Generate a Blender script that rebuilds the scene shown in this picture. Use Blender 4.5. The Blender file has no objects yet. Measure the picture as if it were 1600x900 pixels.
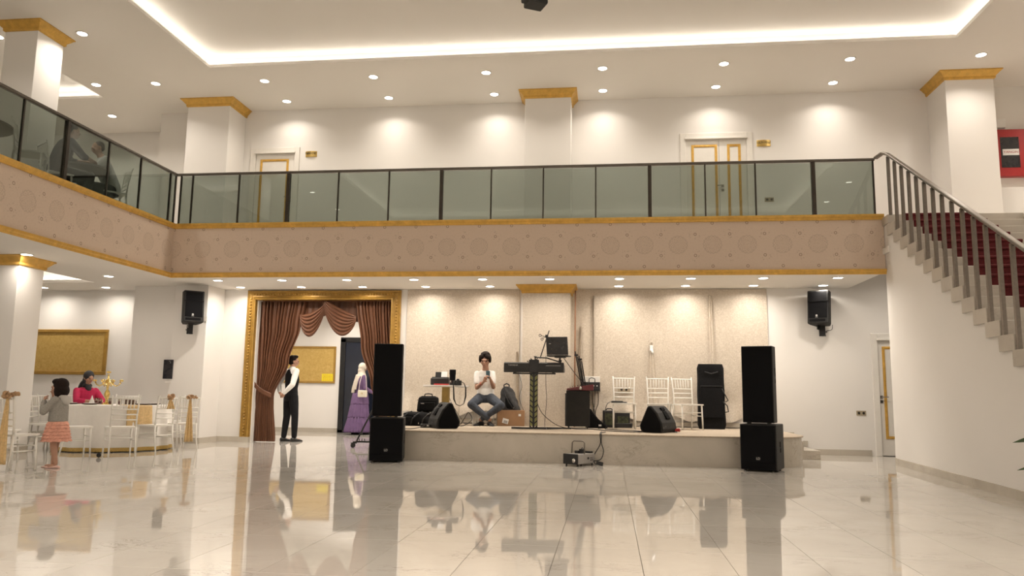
import bpy, math, random
from mathutils import Vector, Matrix, Euler
random.seed(7)
PI = math.pi
SC = bpy.context.scene
COL = SC.collection

# ------------------------------------------------------------------ camera
F_PX, YAW, PITCH, ROLL, EYE = 1210.0, math.radians(7.1), math.radians(7.8), math.radians(0.8), 1.03
_f = Vector((-math.sin(YAW) * math.cos(PITCH), math.cos(YAW) * math.cos(PITCH), math.sin(PITCH)))
_r = Vector((math.cos(YAW), math.sin(YAW), 0)); _u = _r.cross(_f)
CR = math.cos(ROLL) * _r + math.sin(ROLL) * _u
CU = math.cos(ROLL) * _u - math.sin(ROLL) * _r
cam_data = bpy.data.cameras.new('camera')
cam = bpy.data.objects.new('camera', cam_data); COL.objects.link(cam)
cam_data.sensor_width = 36; cam_data.lens = 36 * F_PX / 1600; cam_data.clip_start = 0.05; cam_data.clip_end = 200
m3 = Matrix((CR, CU, -_f)).transposed()
cam.matrix_world = Matrix.Translation((0, 0, EYE)) @ m3.to_4x4()
SC.camera = cam

# ------------------------------------------------------------------ world, exposure
SC.view_settings.view_transform = 'Standard'; SC.view_settings.look = 'None'
SC.view_settings.gamma = 1; SC.view_settings.use_curve_mapping = False
SC.view_settings.exposure = 0.12
world = bpy.data.worlds.new('world'); SC.world = world; world.use_nodes = True
world.node_tree.nodes['Background'].inputs[0].default_value = (1, 0.9, 0.78, 1)
world.node_tree.nodes['Background'].inputs[1].default_value = 0.05
LAMP = (1.0, 0.90, 0.78)       # warm white of the downlights
STRIP = (1.0, 0.93, 0.83)       # LED coves
UP_W, LOW_W, STRIP_E = 15.0, 15.5, 13.0

def ray(x, y):
    return CR * ((x - 800) / F_PX) + CU * ((450 - y) / F_PX) + _f
def at(x, y, Y):                 # world point of a photograph position on the upright plane at depth Y
    d = ray(x, y); return Vector((0, 0, EYE)) + d * (Y / d.y)
def atx(x, y, X):
    d = ray(x, y); return Vector((0, 0, EYE)) + d * (X / d.x)
def atz(x, y, z):
    d = ray(x, y); return Vector((0, 0, EYE)) + d * ((z - EYE) / d.z)

# ------------------------------------------------------------------ node helpers
class E:
    """small expression wrapper for shader math"""
    def __init__(s, nt, sock): s.nt, s.k = nt, sock
    def _m(s, op, *o):
        n = s.nt.nodes.new('ShaderNodeMath'); n.operation = op
        for i, v in enumerate((s,) + o):
            if isinstance(v, E): s.nt.links.new(v.k, n.inputs[i])
            else: n.inputs[i].default_value = v
        return E(s.nt, n.outputs[0])
    def __add__(s, o): return s._m('ADD', o)
    def __sub__(s, o): return s._m('SUBTRACT', o)
    def __mul__(s, o): return s._m('MULTIPLY', o)
    def __truediv__(s, o): return s._m('DIVIDE', o)
    def f(s, op, *o): return s._m(op, *o)

def new_mat(name):
    m = bpy.data.materials.new(name); m.use_nodes = True
    nt = m.node_tree; b = nt.nodes['Principled BSDF']
    return m, nt, b
def coord(nt, kind='object', scale=(1, 1, 1)):
    if kind == 'world':
        g = nt.nodes.new('ShaderNodeNewGeometry'); o = g.outputs['Position']
    else:
        g = nt.nodes.new('ShaderNodeTexCoord'); o = g.outputs['Object']
    mp = nt.nodes.new('ShaderNodeMapping'); mp.inputs['Scale'].default_value = scale
    nt.links.new(o, mp.inputs[0]); return mp.outputs[0]
def noise(nt, vec, scale, detail=3, rough=0.5, dist=0.0):
    n = nt.nodes.new('ShaderNodeTexNoise'); n.inputs['Scale'].default_value = scale
    n.inputs['Detail'].default_value = detail; n.inputs['Roughness'].default_value = rough
    n.inputs['Distortion'].default_value = dist
    nt.links.new(vec, n.inputs['Vector']); return n.outputs[0]
def ramp(nt, fac, stops):
    r = nt.nodes.new('ShaderNodeValToRGB'); el = r.color_ramp.elements
    while len(el) < len(stops): el.new(0.5)
    for e, (p, c) in zip(el, stops): e.position = p; e.color = (*c, 1)
    nt.links.new(fac, r.inputs[0]); return r.outputs[0]
def mixc(nt, fac, a, b, mode='MIX'):
    n = nt.nodes.new('ShaderNodeMix'); n.data_type = 'RGBA'; n.blend_type = mode
    for i, v in ((0, fac), (6, a), (7, b)):
        if isinstance(v, E): v = v.k
        if isinstance(v, (tuple, list)): n.inputs[i].default_value = (*v, 1)
        elif isinstance(v, (int, float)): n.inputs[i].default_value = v
        else: nt.links.new(v, n.inputs[i])
    return n.outputs[2]
def bump(nt, b, h, strength, dist=0.01):
    n = nt.nodes.new('ShaderNodeBump'); n.inputs['Strength'].default_value = strength
    n.inputs['Distance'].default_value = dist
    nt.links.new(h.k if isinstance(h, E) else h, n.inputs['Height']); nt.links.new(n.outputs[0], b.inputs['Normal'])
def mat(name, col, rough=0.5, metal=0.0, var=0.06, vscale=12, bmp=0.0, bscale=60, sheen=0.0, coat=0.0, spec=None, emit=None, estr=0.0, kind='object'):
    m, nt, b = new_mat(name)
    v = coord(nt, kind)
    lo = tuple(c * (1 - var) for c in col); hi = tuple(min(1, c * (1 + var)) for c in col)
    nt.links.new(ramp(nt, noise(nt, v, vscale), [(0.3, lo), (0.7, hi)]), b.inputs['Base Color'])
    b.inputs['Roughness'].default_value = rough; b.inputs['Metallic'].default_value = metal
    if spec is not None: b.inputs['Specular IOR Level'].default_value = spec
    if sheen: b.inputs['Sheen Weight'].default_value = sheen
    if coat: b.inputs['Coat Weight'].default_value = coat; b.inputs['Coat Roughness'].default_value = 0.1
    if bmp: bump(nt, b, noise(nt, v, bscale, 4), bmp)
    if emit: b.inputs['Emission Color'].default_value = (*emit, 1); b.inputs['Emission Strength'].default_value = estr
    return m

def sided_ior(nt, fr, ior):
    g = nt.nodes.new('ShaderNodeNewGeometry'); m = nt.nodes.new('ShaderNodeMapRange')
    m.inputs['To Min'].default_value = ior; m.inputs['To Max'].default_value = 1 / ior
    nt.links.new(g.outputs['Backfacing'], m.inputs['Value']); nt.links.new(m.outputs[0], fr.inputs['IOR'])
M = {}
def build_materials():
    M['wall'] = mat('wall_paint', (0.79, 0.765, 0.735), 0.62, var=0.012, vscale=1.2, bmp=0.05, bscale=90, kind='world')
    M['ceiling'] = mat('ceiling_paint', (0.79, 0.76, 0.715), 0.8, var=0.01, vscale=0.8, kind='world')
    M['white'] = mat('white_lacquer', (0.78, 0.75, 0.70), 0.35, var=0.02)
    M['chair'] = mat('white_resin', (0.82, 0.80, 0.75), 0.3, var=0.02)
    M['black'] = mat('black_plastic', (0.012, 0.012, 0.013), 0.45, var=0.15)
    M['blackgrille'] = mat('black_grille', (0.005, 0.005, 0.006), 0.8, spec=0.12, var=0.3, vscale=200, bmp=0.4, bscale=500)
    M['blackmetal'] = mat('black_metal', (0.015, 0.015, 0.016), 0.35, metal=0.3, var=0.15)
    M['darkgrey'] = mat('dark_grey_paint', (0.018, 0.0175, 0.017), 0.6, spec=0.3, var=0.12)
    M['blackfab'] = mat('black_fabric', (0.010, 0.010, 0.011), 0.9, var=0.25, vscale=40, bmp=0.5, bscale=350, sheen=0.02, spec=0.15)
    M['greyfab'] = mat('grey_pack_fabric', (0.05, 0.05, 0.052), 0.85, var=0.25, vscale=25, bmp=0.4, bscale=200)
    M['steel'] = mat('brushed_steel', (0.21, 0.185, 0.16), 0.38, metal=0.7, var=0.08, vscale=30)
    M['railtop'] = mat('bronze_grey_rail', (0.13, 0.115, 0.10), 0.35, metal=0.7, var=0.08)
    M['railbronze'] = mat('dark_bronze_metal', (0.055, 0.047, 0.040), 0.35, metal=0.7, var=0.1)
    M['chrome'] = mat('chrome', (0.6, 0.58, 0.55), 0.15, metal=1.0)
    M['skin'] = mat('skin', (0.42, 0.235, 0.16), 0.55, var=0.05, vscale=25)
    M['hair'] = mat('dark_hair', (0.014, 0.008, 0.006), 0.75, spec=0.2, var=0.4, vscale=80, bmp=0.5, bscale=120)
    M['eye'] = mat('eye_dark', (0.02, 0.012, 0.01), 0.2)
    M['lips'] = mat('lips', (0.30, 0.10, 0.08), 0.5)
    M['shirt'] = mat('white_cotton', (0.80, 0.78, 0.75), 0.85, var=0.04, bmp=0.5, bscale=30, sheen=0.1)
    M['vest'] = mat('black_suiting', (0.010, 0.010, 0.012), 0.8, var=0.2, bmp=0.3, bscale=80, spec=0.2)
    M['jeans'] = mat('blue_grey_denim', (0.055, 0.065, 0.085), 0.9, var=0.3, vscale=14, bmp=0.4, bscale=60)
    M['pink'] = mat('raspberry_knit', (0.50, 0.018, 0.085), 0.85, var=0.1, bmp=0.5, bscale=120)
    M['peach'] = mat('peach_ruffle_cloth', (0.72, 0.36, 0.27), 0.85, var=0.1, vscale=20, bmp=0.4, bscale=50)
    M['greyknit'] = mat('grey_marl_jersey', (0.30, 0.285, 0.26), 0.9, var=0.12, vscale=60, bmp=0.3, bscale=150)
    M['greylight'] = mat('pale_grey_jersey', (0.46, 0.44, 0.41), 0.9, var=0.08)
    M['ballet'] = mat('pale_pink_shoe', (0.75, 0.50, 0.44), 0.5)
    M['purple'] = mat('purple_dress_cloth', (0.15, 0.088, 0.195), 0.85, var=0.12, vscale=9, bmp=0.4, bscale=40)
    M['cream'] = mat('cream_scarf', (0.60, 0.54, 0.46), 0.85, var=0.08, bmp=0.4, bscale=50)
    M['creamleather'] = mat('cream_leather', (0.74, 0.69, 0.56), 0.4, var=0.04)
    M['scarfblack'] = mat('black_patterned_scarf', (0.02, 0.02, 0.025), 0.6, var=0.3)
    M['leatherblack'] = mat('black_leather', (0.012, 0.010, 0.009), 0.3)
    M['cardboard'] = mat('cardboard', (0.33, 0.19, 0.10), 0.85, var=0.08, vscale=8)
    M['red'] = mat('red_plastic', (0.42, 0.02, 0.015), 0.4)
    M['maroon'] = mat('maroon_metal', (0.13, 0.012, 0.018), 0.4, var=0.15)
    M['signred'] = mat('red_sheet_metal', (0.36, 0.016, 0.016), 0.4, var=0.05)
    M['yellow'] = mat('yellow_paper', (0.80, 0.66, 0.02), 0.7, var=0.03)
    M['paper'] = mat('white_paper', (0.80, 0.79, 0.77), 0.8, var=0.02)
    M['ink'] = mat('black_ink', (0.02, 0.015, 0.01), 0.6)
    M['inkred'] = mat('red_ink', (0.35, 0.03, 0.03), 0.6)
    M['greyink'] = mat('pale_grey_print', (0.45, 0.44, 0.42), 0.5)
    M['woodpale'] = mat('pale_yellow_wood', (0.55, 0.38, 0.12), 0.5, var=0.12, vscale=6)
    M['polewood'] = mat('brown_pole_wood', (0.25, 0.12, 0.06), 0.6, var=0.15)
    M['brass'] = mat('polished_brass', (0.75, 0.55, 0.20), 0.22, metal=1.0, var=0.05)
    M['sash'] = mat('gold_organza', (0.62, 0.43, 0.20), 0.6, var=0.15, vscale=40, bmp=0.4, bscale=90, sheen=0.2)
    M['bow'] = mat('bronze_organza', (0.42, 0.26, 0.14), 0.65, var=0.2, vscale=40, bmp=0.4, bscale=90)
    M['cloth'] = mat('white_table_linen', (0.80, 0.77, 0.73), 0.85, var=0.02, bmp=0.2, bscale=25)
    M['hem'] = mat('gold_sequin_hem', (0.55, 0.38, 0.12), 0.5, metal=0.5, var=0.3, vscale=80, bmp=0.6, bscale=200)
    M['plate'] = mat('dark_rimmed_plate', (0.09, 0.05, 0.035), 0.25)
    M['china'] = mat('white_china', (0.80, 0.78, 0.75), 0.2)
    M['leaf'] = mat('dark_green_leaf', (0.03, 0.055, 0.018), 0.35, var=0.3, vscale=20)
    M['phoneblue'] = mat('blue_grey_phone', (0.09, 0.20, 0.27), 0.3)
    M['screen'] = mat('dark_screen', (0.02, 0.02, 0.025), 0.1, coat=0.5)
    M['socket'] = mat('bronze_socket_plate', (0.36, 0.30, 0.21), 0.4)
    M['fogger'] = mat('grey_painted_steel', (0.34, 0.32, 0.30), 0.4, var=0.06)
    M['camogreen'] = mat('mottled_green_panel', (0.04, 0.045, 0.02), 0.5, var=0.8, vscale=18)
    M['tableup'] = mat('taupe_table_cloth', (0.28, 0.25, 0.22), 0.8)
    M['greyshirt'] = mat('pale_striped_shirt', (0.50, 0.50, 0.50), 0.85, var=0.1)
    M['medge'] = mat('yellow_green_card', (0.42, 0.42, 0.16), 0.6)
    M['foot'] = mat('rubber', (0.02, 0.02, 0.02), 0.8)
    M['mirror'] = mat('smoked_black_glass', (0.012, 0.013, 0.016), 0.06, spec=0.6, var=0.1)
    # gold leaf trims
    for key, c, r, bs in (('gold', (0.70, 0.42, 0.09), 0.45, 45), ('goldframe', (0.40, 0.23, 0.045), 0.38, 60)):
        m, nt, b = new_mat(key + '_leaf'); v = coord(nt, 'world')
        n = noise(nt, v, 9, 6, 0.7)
        nt.links.new(ramp(nt, n, [(0.3, tuple(x * 0.75 for x in c)), (0.6, c), (0.8, tuple(min(1, x * 1.35) for x in c))]), b.inputs['Base Color'])
        b.inputs['Metallic'].default_value = 0.3; b.inputs['Roughness'].default_value = r
        bump(nt, b, noise(nt, v, bs, 4, 0.6), 0.35); M[key] = m
    # gold notice-board sheet
    m, nt, b = new_mat('gold_textured_sheet'); v = coord(nt, 'world')
    n = noise(nt, v, 16, 8, 0.8, 0.6)
    nt.links.new(ramp(nt, n, [(0.3, (0.46, 0.29, 0.075)), (0.5, (0.57, 0.385, 0.115)), (0.75, (0.69, 0.50, 0.19))]), b.inputs['Base Color'])
    b.inputs['Metallic'].default_value = 0.35; b.inputs['Roughness'].default_value = 0.45
    bump(nt, b, noise(nt, v, 120, 4), 0.3); M['goldsheet'] = m
    # light lens and strip
    for key, c, s in (('lens', (1, 0.95, 0.86), 14.0), ('strip', STRIP, STRIP_E)):
        m, nt, b = new_mat(key + '_light')
        b.inputs['Base Color'].default_value = (0.8, 0.8, 0.8, 1)
        b.inputs['Emission Color'].default_value = (*c, 1); b.inputs['Emission Strength'].default_value = s; M[key] = m
    # polished marble-look tile
    def marble(key, base, dark, light, rough, joint=False, veinstr=0.5):
        m, nt, b = new_mat(key); v = coord(nt, 'world')
        col = ramp(nt, noise(nt, v, 1.3, 5, 0.6, 0.8), [(0.3, base), (0.7, light)])
        w = coord(nt, 'world', (0.8, 2.6, 2.0))
        vein = ramp(nt, noise(nt, w, 2.4, 8, 0.68, 2.2), [(0.48, (0, 0, 0)), (0.5, (1, 1, 1)), (0.52, (0, 0, 0))])
        gate = ramp(nt, noise(nt, v, 1.9, 3), [(0.5, (0, 0, 0)), (0.66, (1, 1, 1))])
        ml = nt.nodes.new('ShaderNodeMath'); ml.operation = 'MULTIPLY'; nt.links.new(vein, ml.inputs[0]); nt.links.new(gate, ml.inputs[1])
        ms = nt.nodes.new('ShaderNodeMath'); ms.operation = 'MULTIPLY'; nt.links.new(ml.outputs[0], ms.inputs[0]); ms.inputs[1].default_value = veinstr
        col = mixc(nt, ms.outputs[0], col, dark)
        if joint:
            wn = nt.nodes.new('ShaderNodeTexWhiteNoise'); wn.noise_dimensions = '3D'
            sn = nt.nodes.new('ShaderNodeVectorMath'); sn.operation = 'SNAP'
            g = nt.nodes.new('ShaderNodeNewGeometry'); ad = nt.nodes.new('ShaderNodeVectorMath'); ad.operation = 'ADD'
            ad.inputs[1].default_value = (-0.205 + 55, 110, 0.5); sn.inputs[1].default_value = (0.55, 1.1, 1)
            nt.links.new(g.outputs['Position'], ad.inputs[0]); nt.links.new(ad.outputs[0], sn.inputs[0]); nt.links.new(sn.outputs[0], wn.inputs['Vector'])
            mr = nt.nodes.new('ShaderNodeMapRange'); mr.inputs['To Min'].default_value = 0.95; mr.inputs['To Max'].default_value = 1.03
            nt.links.new(wn.outputs['Value'], mr.inputs['Value'])
            col = mixc(nt, 1.0, col, mr.outputs[0], 'MULTIPLY')
        nt.links.new(col, b.inputs['Base Color'])
        b.inputs['Roughness'].default_value = rough
        M[key] = m; return m, nt, b, v
    m, nt, b, v = marble('floor_tile', (0.545, 0.51, 0.465), (0.28, 0.25, 0.22), (0.60, 0.57, 0.525), 0.03, True, 0.85)
    b.inputs['Specular IOR Level'].default_value = 0.62
    bump(nt, b, noise(nt, coord(nt, 'world', (1, 1.6, 1)), 9, 2, 0.5), 0.0035, 0.02)
    marble('marble', (0.50, 0.455, 0.385), (0.22, 0.17, 0.11), (0.60, 0.55, 0.48), 0.22)
    marble('skirtstone', (0.46, 0.42, 0.355), (0.18, 0.13, 0.08), (0.56, 0.51, 0.44), 0.25, False, 0.7)
    marble('stairstone', (0.42, 0.38, 0.33), (0.25, 0.21, 0.17), (0.52, 0.48, 0.42), 0.3)
    M['grout'] = mat('grout', (0.16, 0.135, 0.11), 0.8)
    # balcony wallpaper: rosettes, medallions and rings printed on taupe
    for key, ax, off in (('paper_back', 0, 0.0), ('paper_left', 1, 0.20)):
        m, nt, b = new_mat('damask_' + key); g = nt.nodes.new('ShaderNodeNewGeometry')
        s = nt.nodes.new('ShaderNodeSeparateXYZ'); nt.links.new(g.outputs['Position'], s.inputs[0])
        U = E(nt, s.outputs[ax]) + (50.0 + off); Z = E(nt, s.outputs[2]); P = 0.572
        def cell(sh): return ((((U + sh * P) / P).f('FRACT')) - 0.5) * P
        a, c = cell(0.0), cell(0.5)
        def dist(u, zc): return ((u * u) + ((Z - zc) * (Z - zc))).f('SQRT')
        def ring(d, r, w): return ((d - r).f('ABSOLUTE')).f('LESS_THAN', w)
        def mx(*l):
            o = l[0]
            for q in l[1:]: o = o.f('MAXIMUM', q)
            return o
        d = [dist(a, 3.215), dist(a, 3.955), dist(c, 3.40), dist(c, 3.765)]
        rings = mx(*[ring(q, 0.021, 0.006) for q in d])
        dm = dist(a, 3.585); ang = ((Z - 3.585).f('ARCTAN2', a))
        petal = ((ang * 14.0).f('SINE') * (dm * 150.0).f('SINE')).f('GREATER_THAN', 0.15)
        disc = dm.f('LESS_THAN', 0.145)
        edge = ring(dm + (ang * 18.0).f('SINE') * 0.006, 0.15, 0.008)
        dn = d[2].f('MINIMUM', d[3]); halo = ((dn - 0.075).f('ABSOLUTE')).f('LESS_THAN', 0.03)
        vor = nt.nodes.new('ShaderNodeTexVoronoi'); vor.inputs['Scale'].default_value = 26
        nt.links.new(g.outputs['Position'], vor.inputs['Vector'])
        vd = E(nt, vor.outputs['Distance'])
        spk = vd.f('LESS_THAN', 0.28)
        lacy = (E(nt, noise(nt, g.outputs['Position'], 30, 5, 0.8)) - 0.5) * 2.2
        med = mx(disc * petal, edge, disc * spk * 0.8)
        amt = ((med * 0.24).f('MAXIMUM', halo * spk * 0.30) + lacy * 0.30).f('MAXIMUM', rings * 0.72)
        light = ring(dm, 0.03, 0.01) * 0.5
        col = mixc(nt, amt.f('MAXIMUM', 0.0), (0.63, 0.51, 0.415), (0.22, 0.15, 0.10))
        col = mixc(nt, light, col, (0.62, 0.51, 0.41))
        nt.links.new(col, b.inputs['Base Color']); b.inputs['Roughness'].default_value = 0.6; M[key] = m
    # stage backdrop: brocade in soft beige
    m, nt, b = new_mat('beige_brocade'); v = coord(nt, 'world')
    n1 = noise(nt, v, 42, 6, 0.75, 0.8); n2 = noise(nt, v, 1.5, 3)
    c1 = ramp(nt, n1, [(0.38, (0.53, 0.455, 0.365)), (0.5, (0.62, 0.54, 0.445)), (0.64, (0.73, 0.655, 0.56))])
    nt.links.new(mixc(nt, 0.15, c1, n2, 'MULTIPLY'), b.inputs['Base Color'])
    b.inputs['Roughness'].default_value = 0.5; bump(nt, b, n1, 0.5, 0.008); M['brocade'] = m
    # curtain satin
    M['curtain'] = mat('brown_satin', (0.125, 0.052, 0.027), 0.45, var=0.12, vscale=6, bmp=0.1, bscale=30, spec=0.35)
    M['carpet_beige'] = mat('beige_carpet', (0.46, 0.385, 0.30), 0.95, var=0.1, vscale=30, bmp=0.5, bscale=250, kind='world')
    M['carpet_red'] = mat('dark_red_carpet', (0.10, 0.008, 0.010), 0.95, var=0.25, vscale=40, bmp=0.6, bscale=300, kind='world')
    # tinted balustrade glass
    m = bpy.data.materials.new('smoked_glass'); m.use_nodes = True; nt = m.node_tree; nt.nodes.clear()
    out = nt.nodes.new('ShaderNodeOutputMaterial'); tr = nt.nodes.new('ShaderNodeBsdfTransparent'); tr.inputs[0].default_value = (0.555, 0.59, 0.56, 1)
    gl = nt.nodes.new('ShaderNodeBsdfGlossy'); gl.inputs['Roughness'].default_value = 0.01; gl.inputs['Color'].default_value = (0.9, 0.95, 0.92, 1)
    fr = nt.nodes.new('ShaderNodeFresnel'); sided_ior(nt, fr, 1.45)
    mx_ = nt.nodes.new('ShaderNodeMixShader'); nt.links.new(fr.outputs[0], mx_.inputs[0]); nt.links.new(tr.outputs[0], mx_.inputs[1]); nt.links.new(gl.outputs[0], mx_.inputs[2])
    nt.links.new(mx_.outputs[0], out.inputs[0]); M['glass'] = m
    m = bpy.data.materials.new('clear_glass'); m.use_nodes = True; nt = m.node_tree; nt.nodes.clear()
    out = nt.nodes.new('ShaderNodeOutputMaterial'); tr = nt.nodes.new('ShaderNodeBsdfTransparent'); tr.inputs[0].default_value = (0.86, 0.84, 0.80, 1)
    gl = nt.nodes.new('ShaderNodeBsdfGlossy'); gl.inputs['Roughness'].default_value = 0.02
    fr = nt.nodes.new('ShaderNodeFresnel'); sided_ior(nt, fr, 1.6)
    mx_ = nt.nodes.new('ShaderNodeMixShader'); nt.links.new(fr.outputs[0], mx_.inputs[0]); nt.links.new(tr.outputs[0], mx_.inputs[1]); nt.links.new(gl.outputs[0], mx_.inputs[2])
    nt.links.new(mx_.outputs[0], out.inputs[0]); M['tumbler'] = m
build_materials()

# ------------------------------------------------------------------ mesh helpers
class B:
    def __init__(s): s.v, s.f = [], []
    def add(s, vs, fs):
        k = len(s.v); s.v += [tuple(p) for p in vs]; s.f += [tuple(i + k for i in f) for f in fs]; return s
    def box(s, x0, x1, y0, y1, z0, z1, mtx=None):
        vs = [Vector((x, y, z)) for z in (z0, z1) for y in (y0, y1) for x in (x0, x1)]
        if mtx is not None: vs = [mtx @ p for p in vs]
        return s.add(vs, [(0, 2, 3, 1), (4, 5, 7, 6), (0, 1, 5, 4), (2, 6, 7, 3), (0, 4, 6, 2), (1, 3, 7, 5)])
    def cbox(s, c, d, rot=None):
        m = Matrix.Translation(c) @ (Euler(rot).to_matrix().to_4x4() if rot else Matrix())
        return s.box(-d[0] / 2, d[0] / 2, -d[1] / 2, d[1] / 2, -d[2] / 2, d[2] / 2, m)
    def frustum(s, c, d0, d1, h):   # box with different base and top sizes
        x, y, z = c
        vs = [(x + sx * d[0] / 2, y + sy * d[1] / 2, zz) for d, zz in ((d0, z), (d1, z + h)) for sy in (-1, 1) for sx in (-1, 1)]
        return s.add(vs, [(0, 2, 3, 1), (4, 5, 7, 6), (0, 1, 5, 4), (2, 6, 7, 3), (0, 4, 6, 2), (1, 3, 7, 5)])
    def prism(s, poly, axis, a, b, mtx=None):
        def P(p, t):
            q = {'x': (t, p[0], p[1]), 'y': (p[0], t, p[1]), 'z': (p[0], p[1], t)}[axis]
            return (mtx @ Vector(q)) if mtx is not None else q
        n = len(poly); vs = [P(p, a) for p in poly] + [P(p, b) for p in poly]
        return s.add(vs, [tuple(range(n))[::-1], tuple(range(n, 2 * n))] + [(i, (i + 1) % n, n + (i + 1) % n, n + i) for i in range(n)])
    def rings(s, rs, cap=True, closed=True):
        n = len(rs[0]); k = len(rs); vs = [p for r in rs for p in r]; fs = []
        for i in range(k - 1):
            for j in range(n if closed else n - 1):
                a, b = i * n + j, i * n + (j + 1) % n; fs.append((a, b, b + n, a + n))
        if cap and closed: fs += [tuple(range(n))[::-1], tuple(range((k - 1) * n, k * n))]
        return s.add(vs, fs)
    def lathe(s, prof, c=(0, 0, 0), n=20, mtx=None, cap=True):
        rs = []
        for r, z in prof:
            ring = [Vector((c[0] + r * math.cos(2 * PI * j / n), c[1] + r * math.sin(2 * PI * j / n), c[2] + z)) for j in range(n)]
            if mtx is not None: ring = [mtx @ p for p in ring]
            rs.append(ring)
        return s.rings(rs, cap)
    def tube(s, pts, r, n=8, cap=True):
        pts = [Vector(p) for p in pts]; rr = r if isinstance(r, (list, tuple)) else [r] * len(pts)
        rs = []; up = None
        for i, p in enumerate(pts):
            t = (pts[min(i + 1, len(pts) - 1)] - pts[max(i - 1, 0)])
            if t.length < 1e-9: t = Vector((0, 0, 1))
            t.normalize()
            if up is None: up = Vector((0, 0, 1)) if abs(t.z) < 0.9 else Vector((1, 0, 0))
            a = t.cross(up)
            if a.length < 1e-4: a = t.orthogonal()
            a.normalize(); b = a.cross(t); up = b
            rs.append([p + a * rr[i] * math.cos(2 * PI * j / n) + b * rr[i] * math.sin(2 * PI * j / n) for j in range(n)])
        return s.rings(rs, cap)
    def ell(s, c, r, rot=None, n=14):
        m = Matrix.Translation(c) @ (Euler(rot).to_matrix().to_4x4() if rot else Matrix()); h = max(5, n // 2); rs = []
        for i in range(h + 1):
            t = -PI / 2 + PI * (0.02 + 0.96 * i / h)
            rs.append([m @ Vector((r[0] * math.cos(t) * math.cos(2 * PI * j / n), r[1] * math.cos(t) * math.sin(2 * PI * j / n), r[2] * math.sin(t))) for j in range(n)])
        return s.rings(rs)
    def grid(s, fn, nu, nv):
        vs = [fn(i / nu, j / nv) for j in range(nv + 1) for i in range(nu + 1)]; w = nu + 1
        return s.add(vs, [(j * w + i, j * w + i + 1, (j + 1) * w + i + 1, (j + 1) * w + i) for j in range(nv) for i in range(nu)])
    def mesh(s, name):
        me = bpy.data.meshes.new(name); me.from_pydata(s.v, [], s.f); me.update(); return me
    def build(s, name, m, parent=None, smooth=False, bev=0.0, thick=0.0, seg=2):
        me = s.mesh(name)
        if m: me.materials.append(M[m] if isinstance(m, str) else m)
        o = bpy.data.objects.new(name, me); COL.objects.link(o)
        if smooth is True:
            for p in me.polygons: p.use_smooth = True
        elif smooth: me.shade_smooth() if False else smooth_by_angle(me, smooth)
        if thick:
            q = o.modifiers.new('solidify', 'SOLIDIFY'); q.thickness = thick; q.offset = 0
        if bev:
            q = o.modifiers.new('bevel', 'BEVEL'); q.width = bev; q.segments = seg; q.limit_method = 'ANGLE'
        if parent is not None: o.parent = parent
        return o
def smooth_by_angle(me, deg):
    for p in me.polygons: p.use_smooth = True
    lim = math.radians(deg); fe = {}
    for p in me.polygons:
        for k in p.edge_keys: fe.setdefault(k, []).append(p.normal)
    for e in me.edges:
        q = fe.get(tuple(sorted(e.vertices)), [])
        if len(q) == 2 and q[0].length and q[1].length and q[0].angle(q[1], 0) > lim: e.use_edge_sharp = True

def thing(name, label, cat, loc=(0, 0, 0), rz=0.0, group=None):
    o = bpy.data.objects.new(name, None); COL.objects.link(o); o.empty_display_size = 0.1
    o.location = loc; o.rotation_euler = (0, 0, rz); o['label'] = label; o['category'] = cat
    if group: o['group'] = group
    return o
def tag(o, label, cat, group=None):
    o['label'] = label; o['category'] = cat
    if group: o['group'] = group
    return o
def struct(o, label=None):
    o['kind'] = 'structure'
    if label: o['label'] = label
    return o
def sbox(name, m, *b, parent=None, bev=0.0):
    o = B().box(*b).build(name, m, parent, bev=bev)
    return struct(o) if parent is None else o
def sempty(name):
    o = bpy.data.objects.new(name, None); COL.objects.link(o); o['kind'] = 'structure'; return o
def copy_tree(o, parent=None):
    c = o.copy(); COL.objects.link(c)
    if parent is not None: c.parent = parent
    for ch in list(o.children): copy_tree(ch, c)
    return c
def plabel(o, t): o['label'] = t; return o
def text(body, name, m, parent, loc, rot, size, ext=0.002, align='CENTER', sx=1.0):
    c = bpy.data.curves.new(name, 'FONT'); c.body = body; c.size = size; c.extrude = ext; c.align_x = align; c.align_y = 'CENTER'
    c.materials.append(M[m]); tmp = bpy.data.objects.new(name, c); COL.objects.link(tmp); bpy.context.view_layer.update()
    me = bpy.data.meshes.new_from_object(tmp.evaluated_get(bpy.context.evaluated_depsgraph_get())); bpy.data.objects.remove(tmp); me.name = name
    o = bpy.data.objects.new(name, me); COL.objects.link(o); o.parent = parent
    o.location = loc; o.rotation_euler = rot; o.scale = (sx, 1, 1); return o
def cable(name, pts, r, label, group=None, m='black', sub=6):
    P_ = [Vector(p) for p in pts]; out = []
    for i in range(len(P_) - 1):           # Catmull-Rom
        a, b, c, d = P_[max(i - 1, 0)], P_[i], P_[i + 1], P_[min(i + 2, len(P_) - 1)]
        for k in range(sub):
            t = k / sub
            out.append(0.5 * ((2 * b) + (c - a) * t + (2 * a - 5 * b + 4 * c - d) * t * t + (3 * b - a - 3 * c + d) * t ** 3))
    out.append(P_[-1])
    return tag(B().tube(out, r, 6).build(name, m, smooth=True), label, 'cable', group)
# ================================================================== THE SETTING
SOF, FL2, CEIL = 3.09, 4.00, 6.95       # gallery soffit, upper floor, hall ceiling
YF, YB = 13.20, 15.10                   # balcony front, back wall
XL = -7.97                              # left balcony front

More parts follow.
